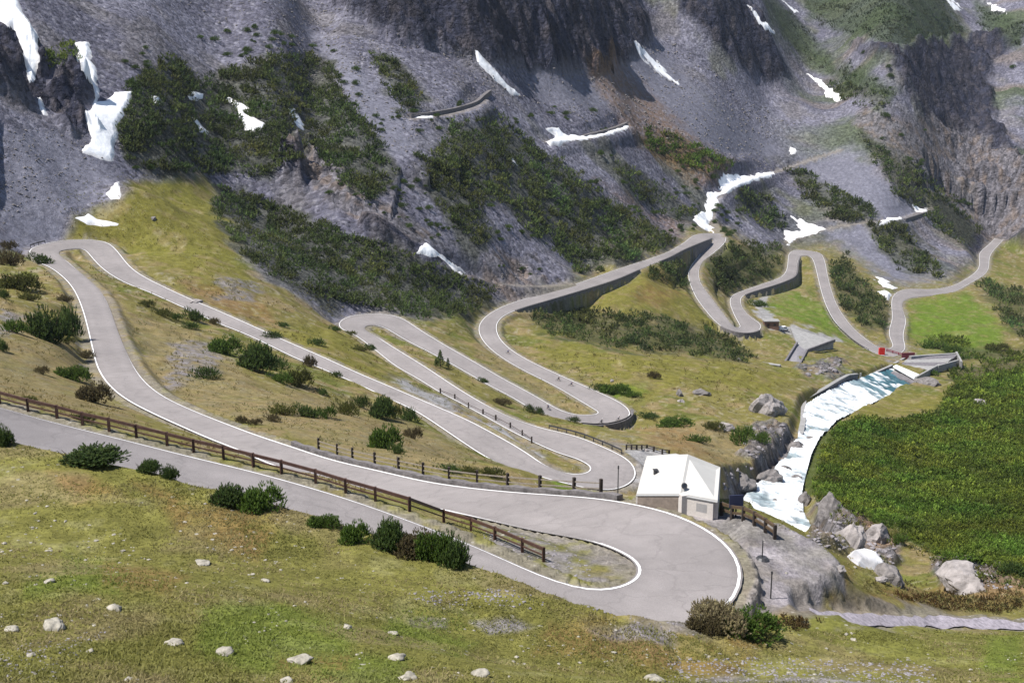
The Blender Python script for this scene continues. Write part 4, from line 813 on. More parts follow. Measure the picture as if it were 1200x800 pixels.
# ---------------------------------------------------------------- river walls, weir, avalanche chute, hut and barriers down the valley
def river_wall(pts, h, t, label, dz=0.0, name='river_wall', m=CONCD):
    P = [V3(at_drop(x, y, d)) for x, y, d in pts]; mb = MB()
    for i, (a, c) in enumerate(zip(P[:-1], P[1:])):
        d = (c - a); d.z = 0; d.normalize(); n = Vector((-d.y, d.x, 0)) * t / 2; a = a - d * .15; c = c + d * .15
        mb.prism([a - n, a + n, c + n, c - n], h)
        e = Vector((0, 0, .14)); n2 = n * 1.35
        mb.prism([a - n2 + e, a + n2 + e, c + n2 + e, c - n2 + e], .13, 1)
    mb.build(name, [m, CONC], label=label, category='wall')
river_wall([(938,508,112),(941,494,116),(942,468,123.5),(964,456,129),(984,444,135),(994,439,138.5),(1004,438,140)], 8, 1.2, "dark river wall with a pale coping along the far bank of the white water")
river_wall([(1000,448,145),(1014,444,147),(1024,437,150.5),(1042,429,154.5),(1060,419,159)], 5, 1.0, "purple grey river wall leading up to the weir and the maroon barrier")
river_wall([(880,424,133),(893,425,133.5),(914,428,133.5)], 2.2, 1.6, "low white wall beside the foot of the avalanche chute", m=CONC)
# weir
wr_ = thing('weir', "grey stepped concrete weir with a white streak of water across it", 'weir', at_drop(1070, 440, 156)); wb = wr_.location.copy()
def wq(L, dz=0): return [V3(at_drop(x, y, d)) - wb + Vector((0, 0, dz)) for x, y, d in L]
for i in range(7):
    u0, u1 = i / 7, (i + 1) / 7
    def lerp2(a, b, u): return tuple(a[j] + (b[j] - a[j]) * u for j in range(3))
    nl, fl, nr, fr = (1042, 441, 154.8), (1064, 424, 159.2), (1074, 452, 154.8), (1122, 424, 161.0)
    q = [lerp2(nl, fl, u0), lerp2(nr, fr, u0), lerp2(nr, fr, u1), lerp2(nl, fl, u1)]; P = wq(q); z = max(p.z for p in P)
    for p in P: p.z = z + .8 + i * .12
    mb = MB(); mb.prism(P, 5); mb.build('step', CONC if i % 2 else CONCD, wr_)
mb = MB(); P = wq([(1046,434,154.6),(1050,432,155.4),(1078,444,155.6),(1072,449,154.8)], 2.0); mb.prism(P, .5); mb.build('water_streak', mat('foam', (.8, .83, .85), .5, .1, 2, .4), wr_)
mb = MB(); P = wq([(1066,425,159.0),(1120,421.5,161.4)]); mb.beam(P[0] + Vector((0, 0, 2.2)), P[1] + Vector((0, 0, 2.2)), 1.6, 2.4); mb.build('head_wall', CONC, wr_)
for a, c in (((1072,452,154),(1100,436,158)), ((1098,438,157.5),(1122,431,160)), ((1120,421,161.2),(1126,433,159.4))):
    mb = MB(); P = wq([a, c]); mb.beam(P[0] + Vector((0, 0, 2.4)), P[1] + Vector((0, 0, 2.4)), .9, 3.2); mb.build('side_wall', CONC, wr_)
for x in (1003, 1008): mb = MB(); q = wq([(x, 446, 146)])[0]; mb.box(q + Vector((0, 0, 1.2)), (.6, .6, 4.5)); mb.build('gate_post', CONC, wr_)
# avalanche chute
o = thing('avalanche_chute', "grey concrete chute with a wide apron and a narrow spout below the bright green field", 'chute', at_drop(945, 405, 146.5)); cb = o.location.copy()
def hp(L, dz):
    H_ = hit([q[0] for q in L], [q[1] for q in L]); return [V3(p) - cb + Vector((0, 0, dz)) for p in H_]
def dp(L): return [V3(at_drop(*q)) - cb for q in L]
mb = MB(); mb.prism(dp([(926,383,146.0),(977,399,146.0),(945,411,143.2),(934,403,143.6)]), 9); mb.build('apron', CONC, o)
mb = MB(); mb.prism(dp([(934,403,143.5),(945,411,143.1),(934,431.5,136.2),(917,431.5,136.2)]), 9); mb.build('spout', mat('damp_concrete', (.22, .21, .225), .8, .25, .8, .3), o)
for a, c in (((934,402,143.0),(916,431,135.6)), ((945.5,411,142.6),(935,431.5,135.6)), ((945.5,411,142.6),(978,399,145.4))):
    mb = MB(); P = dp([a, c]); mb.beam(P[0], P[1], .8, 1.4); mb.build('kerb', CONCD, o)
# small hut under the road, parked van
def boxthing(px, py, dz=0): return place(px, py) + Vector((0, 0, dz))
p = boxthing(903, 384); o = thing('stone_shed', "little brown shed with a flat grey roof by the far hairpin", 'shed', p)
mb = MB(); mb.box((0, 0, 1.3), (7.0, 4.5, 4.6)); mb.build('walls', mat('brown_render', (.17, .10, .07), .9, .2, 2, .2), o)
mb = MB(); mb.box((0, 0, 3.75), (7.8, 5.4, .35)); mb.build('roof', CONC, o)
mb = MB(); mb.box((-1.6, -2.27, 1.4), (1.1, .08, 2.2)); mb.build('door', WOODD, o); mb = MB(); mb.box((1.5, -2.27, 2.0), (1.2, .08, .9)); mb.build('window', GLASSD, o)
WPAINT = mat('white_paint', (.78, .78, .78), .35, .03, 3, 0, spec=.5); TYRE = mat('tyre', (.02, .02, .02), .9, .1, 3, 0)
def van(px, py, rz, label):
    o = thing('parked_van', label, 'van', place(px, py), rz)
    mb = MB(); pr = [(-2.5, .45), (2.35, .45), (2.5, .75), (2.45, 1.15), (1.75, 1.3), (1.15, 2.05), (-2.4, 2.15), (-2.55, 1.9)]
    L = [(x, -.95, z) for x, z in pr]; R = [(x, .95, z) for x, z in pr]; n = len(pr); mb.add(L + R, [tuple(range(n)), tuple(range(n, 2 * n))[::-1]] + [(i, (i + 1) % n, n + (i + 1) % n, n + i) for i in range(n)]); mb.build('body', WPAINT, o, bevel=.05)
    mb = MB(); mb.add([(1.78, -.8, 1.33), (1.78, .8, 1.33), (1.22, .8, 2.0), (1.22, -.8, 2.0)], [(0, 1, 2, 3)])
    for s in (-1, 1): mb.add([(1.5, s * .965, 1.35), (1.1, s * .965, 1.95), (-.1, s * .965, 1.98), (-.1, s * .965, 1.35)], [(0, 1, 2, 3)])
    mb.build('windows', GLASSD, o)
    for x in (-1.6, 1.6):
        for s in (-1, 1): mb = MB(); mb.bar((x, s * .72, .34), (x, s * .98, .34), .34, 14); mb.build('wheel', TYRE, o)
van(918, 387, .25, "white van parked beside the brown shed")
# barriers at the bottom bend
REDM = mat('red_paint', (.55, .02, .015), .5, .1, 3, 0); MARM = mat('maroon_paint', (.16, .03, .045), .6, .2, 3, 0)
p = place(1033, 415.5); o = thing('red_barrier_box', "bright red box-like barrier beacon at the lower end of the pale road leg", 'barrier', p)
mb = MB(); mb.box((0, 0, 1.7), (2.9, 1.4, 3.4)); mb.build('box', REDM, o, bevel=.08); mb = MB(); mb.box((0, -.3, 3.5), (2.2, .8, .3)); mb.build('lid', mat('dull_red', (.35, .03, .02), .6, .1, 2, 0), o); mb = MB(); mb.box((-.9, 0, -.2), (.4, 1.0, .6)); mb.box((.9, 0, -.2), (.4, 1.0, .6)); mb.build('feet', METD, o)
fp = [place(x, y) for x, y in [(1039,412),(1046,414),(1053,416),(1060,417.5)]]
make_fence('bridge_railing', fp, (.35, 1.5), [(1.3, .3, .2), (.7, .3, .2)], "maroon railing along the bottom bend between the red box and the maroon panel", 'railing', MARM, MARM)
p = place(1064, 420.5); o = thing('barrier_panel', "maroon panel above the weir at the bottom bend", 'barrier', p)
mb = MB(); mb.box((0, 0, 1.5), (6.5, .4, 3.2), .1); mb.build('panel', MARM, o); mb = MB(); mb.box((-2.6, 0, -.3), (.4, .5, 1.2)); mb.box((2.6, 0, -.3), (.4, .5, 1.2)); mb.build('legs', METD, o)

# ---------------------------------------------------------------- boulders
ROCKM = mat('pale_rock', (.25, .228, .222), .9, .4, .9, .7, dist=.25); ROCKN = mat('pale_lichen_rock', (.27, .25, .21), .9, .5, 4, .5, dist=.05); ROCKG = mat('grey_rock', (.155, .142, .138), .9, .45, 1.0, .8, dist=.3)
BLD = [(903,484,38,33,0,"huge pale boulder on the slope above the white water"),(851,503,20,10,0,"flat whitish boulder on the olive slope below the huge pale boulder"),(797,464,10,12,2,"small upright grey rock on the grass beyond the middle hairpin"),(822,462,22,8,2,"low flat grey rock lying on the grass beyond the middle hairpin"),
 (798,471,9,5,0,"small white stone below the upright grey rock"),(1148,473,18,8,0,"bright white slab in the green scrub beside the yellow field"),(1134,690,58,30,0,"big brownish boulder at the lower edge of the green scrub"),(1044,683,32,32,2,"grey pointed rock beside the leftover snow bank"),
 (1030,634,28,26,0,"rough grey crag above the leftover snow bank"),(1000,640,34,38,0,"tall broken crag standing at the river's near bank"),(972,602,26,34,2,"steep grey rock at the bend of the white water"),(945,592,18,22,2,"dark rock on the right bank beside the rapids"),
 (920,554,18,12,2,"dark rock in the middle of the rapids"),(933,564,16,10,2,"second dark rock in the rapids, just below the middle one"),(899,566,34,22,2,"grey rock outcrop on the left bank of the rapids"),(870,574,44,24,2,"long grey rock shelf behind the hut railing"),(934,528,22,14,2,"dark wet rock below the end of the river wall"),
 (1088,450,26,12,2,"brown rock at the foot of the weir's side wall"),(917,619,7,7,2,"small black stone in the foam near the railing's end"),(908,590,12,7,2,"low dark rock near the left edge of the widest foam"),(938,604,12,9,2,"wet dark rock close under the steep grey rock in the foam"),(926,584,8,5,2,"tiny wet rock in the middle of the widest foam"),(948,515,10,6,2,"wet rock where the rapids narrow"),(1000,750,10,4,1,"small pale stone near the river path"),(985,668,16,8,0,"pale stone in the grass left of the snow bank"),(1032,682,16,8,0,"pale block below the snow bank"),
 (60,737,34,17,1,"largest pale lichen rock low in the grassy slope"),(134,715,22,13,1,"pale rock in the grass right of and above the largest lichen rock"),(203,755,26,11,1,"flat white stone standing alone at the edge of bright grass"),(13,739,20,11,1,"pale rock at the far left of the grassy slope"),(351,777,32,16,1,"lichen rock in the brightest green patch"),
 (262,767,26,13,1,"grey stone pair's larger stone in the green grass"),(465,773,24,15,1,"rough white rock right of the brightest grass"),(407,736,14,9,1,"small white stone above the rough white rock"),(460,743,18,5,1,"thin pale slab lying above the rough white rock"),(478,796,26,13,1,"pale stone below the rough white rock at the picture's foot"),
 (561,792,26,13,1,"reddish white stone in the brown grass patch at the foot"),(335,799,22,8,1,"stone cut by the picture's lower edge near the green patch"),(104,764,11,6,1,"little stone between the largest rock and the flat white one"),(770,798,26,8,1,"white stone at the picture's foot in dull grass"),(57,683,16,7,1,"small grey stone above the largest lichen rock"),
 (310,681,14,5,1,"small stone in the middle of the dull grass slope"),(236,661,22,7,1,"low stone cluster's largest slab in the middle of the slope"),(35,769,13,8,1,"jagged little rock among pebbles at the far left"),(5,684,9,4,1,"tiny stone at the left edge of the slope"),(150,797,14,7,1,"pebble-like stone at the picture's foot left of the green patch"),
 (228,355,14,6,0,"pale stone on the road verge below the meadow"),(180,257,8,5,2,"small dark stone in the middle of the meadow"),(866,422,8,3,0,"small pale stone by the low white wall"),(717,447,6,4,0,"tiny white stone above the middle hairpin's cyclists"),(757,528,7,4,0,"pale stone on the bank behind the dark railing"),(725,460,6,4,0,"white stone among the green bushes beyond the middle hairpin")]
for n, (x, y, w_, h_, kd_, lb) in enumerate(BLD):
    p = place(x, y); d = p.length; w2 = w_ / 1500 * d / 2 * (.84 if kd_ == 1 else 1); h2 = h_ / 1500 * d * (.55 if kd_ else .62)
    me = rockmesh('boulder', w2 * 1.12, w2 * .95, max(h2 * (.6 if kd_ == 1 else 1), w2 * (.2 if kd_ == 1 else .3)), n + 5, 4 if w_ > 28 else 3, .35, [ROCKM, ROCKN, ROCKG][kd_])
    if kd_ != 1: me.polygons.foreach_set('use_smooth', [False] * len(me.polygons))
    else: me.polygons.foreach_set('use_smooth', [True] * len(me.polygons))
    o = link(me, 'boulder', None, loc=p + Vector((0, w2 * .4, h2 * .18)), label=lb, category='rock'); o.rotation_euler[2] = random.uniform(0, 3)

# ---------------------------------------------------------------- foliage
def nearroad(H_):
    th = np.arctan2(H_[:, 0], H_[:, 1]); lr = np.log(np.hypot(H_[:, 0], H_[:, 1])); i = np.clip(np.interp(th, TH, np.arange(len(TH))).round().astype(int), 0, len(TH) - 1); j = np.clip(np.interp(lr, LR, np.arange(len(LR))).round().astype(int), 0, len(LR) - 1)
    return np.minimum(roadd[i, j], np.where(riverd[i, j] < 2, -1, 99)), steep[i, j]
def tris(name, Pn, Cn, material, **kw):
    """Pn: n x 3 x 3 triangle corners; Cn: n x 3 colours"""
    me = bpy.data.meshes.new(name); n = len(Pn); raw(me, Pn.reshape(-1, 3), np.arange(n * 3).reshape(-1, 3), False); setcol(me, np.repeat(Cn, 3, 0)); me.materials.append(material); return me
FOL = bpy.data.materials.new('needles'); _N, _L = nt(FOL); _b = _N['Principled BSDF']; _b.inputs['Roughness'].default_value = .7; _b.inputs['Specular IOR Level'].default_value = .2
_a = _N.new('ShaderNodeAttribute'); _a.attribute_name = 'col'; _oi = _N.new('ShaderNodeObjectInfo'); _m = _N.new('ShaderNodeMapRange'); _m.inputs[3].default_value = .8; _m.inputs[4].default_value = 1.2; _L.new(_oi.outputs['Random'], _m.inputs[0])
_v = _N.new('ShaderNodeVectorMath'); _v.operation = 'MULTIPLY'; _L.new(_a.outputs['Color'], _v.inputs[0]); _L.new(_m.outputs[0], _v.inputs[1]); _L.new(_v.outputs[0], _b.inputs['Base Color'])
_t = _N.new('ShaderNodeBsdfTranslucent'); _L.new(_v.outputs[0], _t.inputs['Color']); _mx = _N.new('ShaderNodeMixShader'); _mx.inputs[0].default_value = .35; _L.new(_b.outputs[0], _mx.inputs[1]); _L.new(_t.outputs[0], _mx.inputs[2]); _L.new(_mx.outputs[0], _N['Material Output'].inputs['Surface'])
def shoots(P, D, L, W, rng, k=6, col=(.03, .05, .014), var=.35, tip=(.07, .09, .02)):
    """bottle-brush shoots: bases P, unit directions D, lengths L, widths W"""
    n = len(P); T = np.empty((n, k, 3, 3)); a0 = rng.uniform(0, 6.28, n)
    X = np.cross(D, [.3, .5, .81]); X /= np.linalg.norm(X, axis=1)[:, None]; Y = np.cross(D, X)
    for i in range(k):
        a = a0 + i * 2.4; s = (X * np.cos(a)[:, None] + Y * np.sin(a)[:, None]); f = (i + .3) / k
        b = P + D * (L * f * .75)[:, None]; out = b + s * W[:, None] * (1.1 - f * .6) + D * (L * .38)[:, None]
        side = np.cross(D, s) * (W * .42)[:, None]
        T[:, i, 0] = b - side; T[:, i, 1] = b + side; T[:, i, 2] = out
    Cc = np.array(col) * (1 - 0) + (np.array(tip) - np.array(col)) * rng.uniform(0, 1, (n, 1)) ** 1.6; Cc = Cc * (1 + rng.uniform(-var, var, (n, 1)))
    return T.reshape(-1, 3, 3), np.repeat(Cc, k, 0)
def bush_unit(seed, ns, tone, up=.6, lobes=5, thin=1.0, sl=.34):
    rng = np.random.default_rng(seed); L = []
    cen = [(rng.uniform(-.6, .6), rng.uniform(-.45, .45), rng.uniform(.0, .25), rng.uniform(.35, .62)) for _ in range(lobes)]
    P = []; D = []
    while len(P) < ns:
        c = cen[rng.integers(lobes)]; d = rng.normal(size=3); d[2] = abs(d[2]) * 1.0 - .1; d /= np.linalg.norm(d); q = rng.uniform(.55, 1.0) * c[3]
        p = np.array([c[0] + d[0] * q, c[1] + d[1] * q, max(0.02, (c[2] + d[2] * q * 1.15))])
        P.append(p); dd = d * (1 - up) + np.array([0, 0, up]) + rng.normal(size=3) * .16; D.append(dd / np.linalg.norm(dd))
    P = np.array(P); D = np.array(D); P[:, :2] *= 1 / .95; h = P[:, 2].max() + sl; P[:, 2] *= 1 / h
    n = len(P); return shoots(P, D, rng.uniform(.6, 1.25, n) * sl / 1.3, rng.uniform(.8, 1.2, n) * .062 * thin, rng, 7 if ns > 500 else 5, *tone)
TONES = {'dark': ((.045, .078, .022), .35, (.105, .15, .038)), 'green': ((.055, .10, .018), .35, (.12, .18, .032)), 'brown': ((.08, .062, .034), .35, (.14, .12, .055)), 'olive': ((.07, .078, .022), .35, (.14, .145, .038)), 'dry': ((.20, .165, .10), .4, (.32, .28, .15))}
UNITS = {}
for t in TONES:
    for v in range(4): UNITS[t, v, 0] = tris('foliage', *bush_unit(100 + v + len(t) * 7, 420, TONES[t], up=.42, lobes=4 + v), FOL)
    for v in range(2): UNITS[t, v, 1] = tris('foliage', *bush_unit(300 + v + len(t) * 7, 1500, TONES[t], up=.40, lobes=7 + 3 * v, thin=.85, sl=.20), FOL)
STEM = mat('bark', (.07, .05, .035), .9, .3, 4, .3)
_sm = MB()
for i in range(9):
    a = i * .7; e = Vector((math.cos(a) * .5, math.sin(a) * .45, .45 + .1 * (i % 3))); m_ = e * .5 + Vector((0, 0, -.08)); _sm.bar((math.cos(a) * .05, math.sin(a) * .05, -.05), m_, .03, 5, r2=.022, cap=False); _sm.bar(m_, e, .022, 5, r2=.008, cap=False)
STEMO = _sm.build('branches', STEM); STEMME = STEMO.data; bpy.data.objects.remove(STEMO)
def bush(x, y, w_, h_, tone, label, n, group=None, name='pine_bush', cat='bush', thickness=.8):
    p = place(x, y); d = p.length; W = w_ / 1500 * d; H = h_ / 1500 * d
    big = w_ > 34 or d < 130
    if d < 135:
        for _ in range(40):
            if min(nearroad(np.array([[p.x, p.y, 0]]))[0][0], nearroad(np.array([[p.x, p.y + W * .25, 0]]))[0][0]) > .5: break
            p = p * (1 - .35 / d)
        p.z = float(ground(p.x, p.y)[0])
    else: p = p + Vector((0, W * .22, 0))
    k_ = p.length / d; W *= k_; H *= k_
    p.z = float(ground(p.x, p.y)[0]) - .05 * H
    o = link(None, name, loc=p, label=label, category=cat, group=group); o.scale = (W / 2 * 1.0, max(W, H * 1.1) / 2 * thickness, H * .9); o.rotation_euler[2] = (.5 if n % 2 else -.3) * (1 if W < 1.6 * H else .25)
    link(UNITS[tone, n % (2 if big else 4), 1 if big else 0], 'foliage', None, o)
    if w_ > 17: link(STEMME, 'branches', None, o)
    return o
BUSH = [(92,541,88,26,'dark',"long low pine hedge beside the nearest road leg at the far left"),(6,520,24,30,'dark',"pine bush cut by the left edge at the nearest road leg"),(168,550,34,20,'dark',"small pine bush right of the long low pine hedge"),(200,557,24,22,'dark',"small leaning pine bush, second to the right of the long hedge"),
 (257,590,54,32,'dark',"left half of the big dark pine bush over the nearest road edge"),(303,595,56,40,'green',"right, taller half of the big dark pine bush over the nearest road edge"),(380,616,38,20,'green',"small low pine bush alone on the brow by the nearest road"),
 (413,634,40,34,'green',"leftmost bush of the dense thicket that hides the guard rail"),(446,641,50,50,'dark',"tall dark bush in the dense thicket that hides the guard rail"),(484,648,56,38,'brown',"brownish low bush in the middle of the dense brow thicket"),(508,655,44,50,'green',"green bush behind the end of the dense brow thicket"),(532,659,44,52,'dark',"darkest bush at the right end of the dense brow thicket"),
 (838,720,66,48,'dry',"dry straw coloured shrub standing over the edge of the nearest bend"),(868,742,86,42,'green',"low green shrub below the dry straw coloured one"),(824,740,40,28,'brown',"brown low clump at the left foot of the dry shrub"),
 (12,312,32,28,'brown',"dark bush at the left edge, level with the topmost hairpin"),(45,310,30,18,'dark',"low bush just outside the topmost hairpin's tip"),(8,292,24,14,'brown',"small bush above the left edge one near the tiny snow patch"),(20,340,44,26,'olive',"wide olive bush second row at the left edge"),(34,353,26,14,'olive',"small yellowish bush below the wide olive one"),(3,350,14,18,'dark',"bush half cut by the left edge in the second row"),
 (52,398,58,52,'dark',"largest dark pine bush left of the descending road leg"),(82,390,30,46,'dark',"upright dark bush between the largest one and the road"),(76,354,20,12,'brown',"little brown bush by the road shoulder above the largest bush"),(15,390,32,24,'green',"green round bush left of the largest dark one"),(76,402,26,12,'olive',"flat bush at the foot of the largest dark one"),
 (82,445,40,22,'green',"low green bush on the brown bank left of the road curve"),(103,470,44,30,'brown',"bare brown bush in the bend of the descending road"),(2,412,12,22,'dark',"dark bush sliver at the left edge of the brown bank"),(48,438,18,14,'brown',"small brown bush in the middle of the brown bank"),(98,420,24,14,'brown',"brown bush tucked against the road shoulder"),(30,470,26,8,'olive',"flat olive tuft just above the brown guard rail"),(95,492,34,10,'olive',"yellowish flat clump below the bare brown bush"),
 (172,360,20,12,'olive',"leftmost low shrub of the row between the two long legs"),(188,370,26,14,'olive',"second low shrub of the row between the two long legs"),(203,374,20,10,'dark',"third low shrub of the row between the two long legs"),(226,377,28,22,'dark',"dark upright shrub overlapping the road edge"),(222,386,20,12,'dark',"small shrub under the dark upright one"),(249,380,18,12,'brown',"brownish shrub touching the road's lower edge"),
 (258,414,44,28,'green',"left lobe of the largest thicket between the long legs"),(288,432,56,44,'dark',"middle of the largest thicket between the long legs"),(318,434,34,26,'dark',"right end of the largest thicket between the long legs"),(326,448,32,18,'green',"green bush right below the largest thicket"),(346,452,36,28,'olive',"olive bush before the road leg, right of the largest thicket"),(363,430,18,22,'brown',"upright brown bush against the road's lower edge"),
 (238,444,32,20,'dark',"single dark bush between pale rubble and the largest thicket"),(378,463,16,12,'dark',"round dark bush alone on tan grass"),(393,442,16,10,'dark',"small dark bush at the verge above the round one"),(283,496,18,14,'brown',"first small bush in the lower row, farthest left"),(299,498,18,12,'brown',"second small bush in the lower row"),(318,494,22,14,'brown',"third small bush in the lower row"),
 (332,487,34,20,'olive',"olive bush in the lower row above the fence"),(356,489,34,22,'dark',"dark bush in the lower row above the fence"),(380,490,32,20,'green',"green bush in the lower row, just left of the tall group"),(404,486,34,26,'olive',"tall group's left bush above the fence"),(422,478,24,22,'dark',"upper bush of the tall group"),(440,490,38,36,'dark',"tallest dark bush of the tall group"),(461,490,22,24,'olive',"bush right of the tallest dark one"),(479,493,28,24,'dark',"last bush of the tall group near the road"),
 (447,525,44,38,'green',"bright green round bush above the post and rail fence"),(464,532,22,20,'dark',"dark bush clinging to the bright green round one"),(484,514,26,22,'brown',"brown bush near the verge right of the bright green one"),(526,553,30,12,'dark',"low dark bush right behind the fence"),(552,557,26,14,'olive',"olive bush behind the fence"),(577,560,34,18,'olive',"last olive bush behind the fence, beside the road leg"),
 (318,397,22,12,'dark',"lone dark tuft on the green verge above the long leg"),(331,383,18,8,'dark',"small tuft higher on the same green verge"),(370,405,22,12,'dark',"dark bush on the verge midway down the long leg"),(392,388,16,10,'dark',"dark tuft by the tip of the middle hairpin pair"),(410,392,18,8,'olive',"flat tuft below the tip of the middle hairpin pair"),(433,410,18,10,'dark',"dark bush at the shoulder below that hairpin tip"),(424,412,24,10,'olive',"olive low clump beside the dark shoulder bush"),
 (588,475,26,14,'brown',"flat brown bush on the strip between two road legs"),(620,483,12,14,'dark',"upright little bush on that strip, left of two"),(632,485,14,12,'dark',"upright little bush on that strip, right of two"),(672,495,16,10,'dark',"bush in the tip of the grass strip"),(566,449,14,9,'dark',"bush at the road edge of the grass strip"),
 (704,458,24,12,'dark',"brownish bush beyond the middle hairpin, first in its row"),(722,463,36,16,'green',"bright green bush beyond the middle hairpin"),(744,467,22,12,'green',"green bush right of the bright green one"),(767,444,18,14,'brown',"lone brown bush on the yellow slope beyond the middle hairpin"),(790,500,44,16,'green',"long green bush on the steep slope behind the hut"),(760,490,30,8,'dark',"flat dark bush by the rusty slope"),
 (822,520,32,14,'green',"green bush on the slope above the hut roof"),(838,505,28,16,'olive',"olive bush left of the flat whitish boulder"),(872,520,34,28,'green',"large green bush above the left bank of the rapids"),(892,522,24,20,'green',"green bush nearest the rapids' left bank"),(1100,410,34,14,'green',"bush row's left bush under the wide green field"),(1118,414,24,12,'green',"second bush under the wide green field"),(1172,412,30,12,'olive',"olive bush under the right end of the wide green field"),
 (1092,440,20,8,'green',"small green bush above the brown weir rock"),(1010,442,14,6,'olive',"bush on the river wall by the gate posts"),(890,360,26,12,'dark',"dark bush at the top corner of the bright green field"),(1120,668,30,18,'olive',"olive bush behind the big brownish boulder"),(1180,676,40,20,'dark',"dark bush right of the big brownish boulder"),(1060,640,24,16,'green',"green bush above the snow bank"),(975,565,22,12,'olive',"olive bush at the rapids' right bank")]
for n, b in enumerate(BUSH): bush(*b, n)
# two small upright conifers on the green island
def conifer(x, y, h_, label, n):
    p = place(x, y); d = p.length; H = h_ / 1500 * d; rng = np.random.default_rng(n)
    z = rng.uniform(.06, 1, 260) ** .9; a = rng.uniform(0, 6.28, 260); r = (1 - z) * .24 + .015; P = np.stack([np.cos(a) * r * rng.uniform(.2, .8, 260), np.sin(a) * r * rng.uniform(.2, .8, 260), z * .93], 1)
    D = np.stack([np.cos(a), np.sin(a), np.full(260, .35)], 1); D /= np.linalg.norm(D, axis=1)[:, None]
    me = tris('foliage', *shoots(P * H, D, (r + .03) * H * .8, np.full(260, .035 * H), rng, 5, *TONES['dark']), FOL)
    o = link(None, 'conifer', loc=p, label=label, category='tree'); link(me, 'crown', None, o); mb = MB(); mb.bar((0, 0, -.1), (0, 0, H * .9), .04 * H, 7, r2=.006 * H); mb.build('trunk', STEM, o)
conifer(516, 429, 21, "tallest little spruce on the green strip between two road legs", 1); conifer(525, 431, 13, "short spruce right beside the tallest little one", 2); conifer(511, 430, 12, "short spruce left of the tallest little one", 3)

# ---- sampling of places on the ground by where the photo shows them
def inside(ps, n, rng, shrink=0):
    if isinstance(ps, np.ndarray): ps = [ps]
    out = []
    for P in ps:
        a = 0.5 * abs(np.dot(P[:, 0], np.roll(P[:, 1], 1)) - np.dot(P[:, 1], np.roll(P[:, 0], 1))); k = int(n * a)
        x = rng.uniform(P[:, 0].min() - 5, P[:, 0].max() + 5, int(k * 3.2) + 10); y = rng.uniform(P[:, 1].min() - 5, P[:, 1].max() + 5, int(k * 3.2) + 10)
        s = sdist(P, x + fbm(x / 9, y / 9, 5, 3) * 7, y + fbm(x / 9, y / 9, 6, 3) * 5) ; m = s > shrink; x = x[m][:k]; y = y[m][:k]; out.append(np.stack([x, y], 1))
    return np.concatenate(out)
SNP = [poly(t) for t, _ in SNOW]
def scrub(px, size, rng, tone, name, label, cat='scrub', ns=7, flat=.8):
    H_ = hit(px[:, 0], px[:, 1]); rd, st = nearroad(H_); sn = np.max([sdist(q, px[:, 0], px[:, 1]) for q in SNP], 0); m = (rd > 1.2) & (sn < 1) & (px[:, 0] > -20) & (px[:, 0] < 1220) & (st < .97); H_ = H_[m]
    n = len(H_); R_ = np.hypot(H_[:, 0], H_[:, 1]); S = np.clip(size * R_ / 1500, .4, 4.5) * rng.uniform(.55, 1.35, n)
    d = rng.normal(size=(n, ns, 3)); d[..., 2] = np.abs(d[..., 2]); d /= np.linalg.norm(d, axis=-1, keepdims=True)
    P = H_[:, None] + d * np.array([1, 1, flat]) * (S * .55)[:, None, None] * rng.uniform(.4, 1, (n, ns, 1)); D = d * .6 + np.array([0, 0, .55]); D /= np.linalg.norm(D, axis=-1, keepdims=True)
    L_ = (S[:, None] * rng.uniform(.35, .7, (n, ns))).ravel(); base, var, tip = tone; tv = (1 + rng.uniform(-.4, .45, (n, 1))) * (1 + .55 * fbm(H_[:, 0] / 18, H_[:, 1] / 18, 44, 3))[:, None] * np.c_[1 + .3 * fbm(H_[:, 0] / 12, H_[:, 1] / 12, 45, 2), np.ones(n), np.ones(n)]
    T, Cc = shoots(P.reshape(-1, 3), D.reshape(-1, 3), L_, L_ * .36, rng, 5, base, var, tip); Cc = Cc * np.repeat(tv, ns * 5, 0)
    return link(tris(name, T, np.clip(Cc, .003, 1), FOL), name, kind='stuff', label=label, category=cat)
TD = ((.040, .058, .019), .35, (.11, .135, .038)); TG = ((.06, .095, .013), .4, (.145, .195, .03)); TO = ((.11, .10, .032), .35, (.19, .165, .06))
r1 = np.random.default_rng(5)
hi = [p for k, p in enumerate(SCRUB) if p[:, 1].mean() < 300]; lo = [p for k, p in enumerate(SCRUB) if p[:, 1].mean() >= 300]
SZ = 7
def gaps(px, s, t=-.12): 
    g = fbm(px[:, 0] / 14, px[:, 1] / 10, s, 3) + r1.uniform(-.25, .25, len(px)); return px[g > t]
names = ["dark pine wood on the left mountain slope above the meadow", "dark band of pine scrub running down from the meadow to the cliff's foot", "big dark pine wood in the middle of the mountain slope", "narrow dark strip of pines on the upper scree", "pine scrub left of the branching snow drift", "scrub stripe on the rusty slope", "long dark pine stripe between two grey scree fans", "small pine patch above the narrow road arch", "pine scrub inside the pointed hairpin", "pine scrub right of the snow strip under the grey ledge", "round dark pine scrub beside the steep pale leg", "dark thicket on the bank below the walled road", "dark pine stripe below the blue cliffs", "pine scrub at the right edge beyond the wide field", "small scrub in the dark corner under the tall retaining wall", "loose pines left of the big pine wood", "low shrubs under the wide green field", "green scrub above the yellow field", "pines on the rock knob between two snow tongues", "small pines on the broken slope right of the snow stripe"]
for P, nm, k in zip(SCRUB, names, range(99)):
    scrub(gaps(inside(P, .135 if k != 18 else .1, r1, -1), 200 + k, -.16), SZ, r1, TD if k not in (5, 17, 16, 18) else TG, 'pine_scrub', nm)
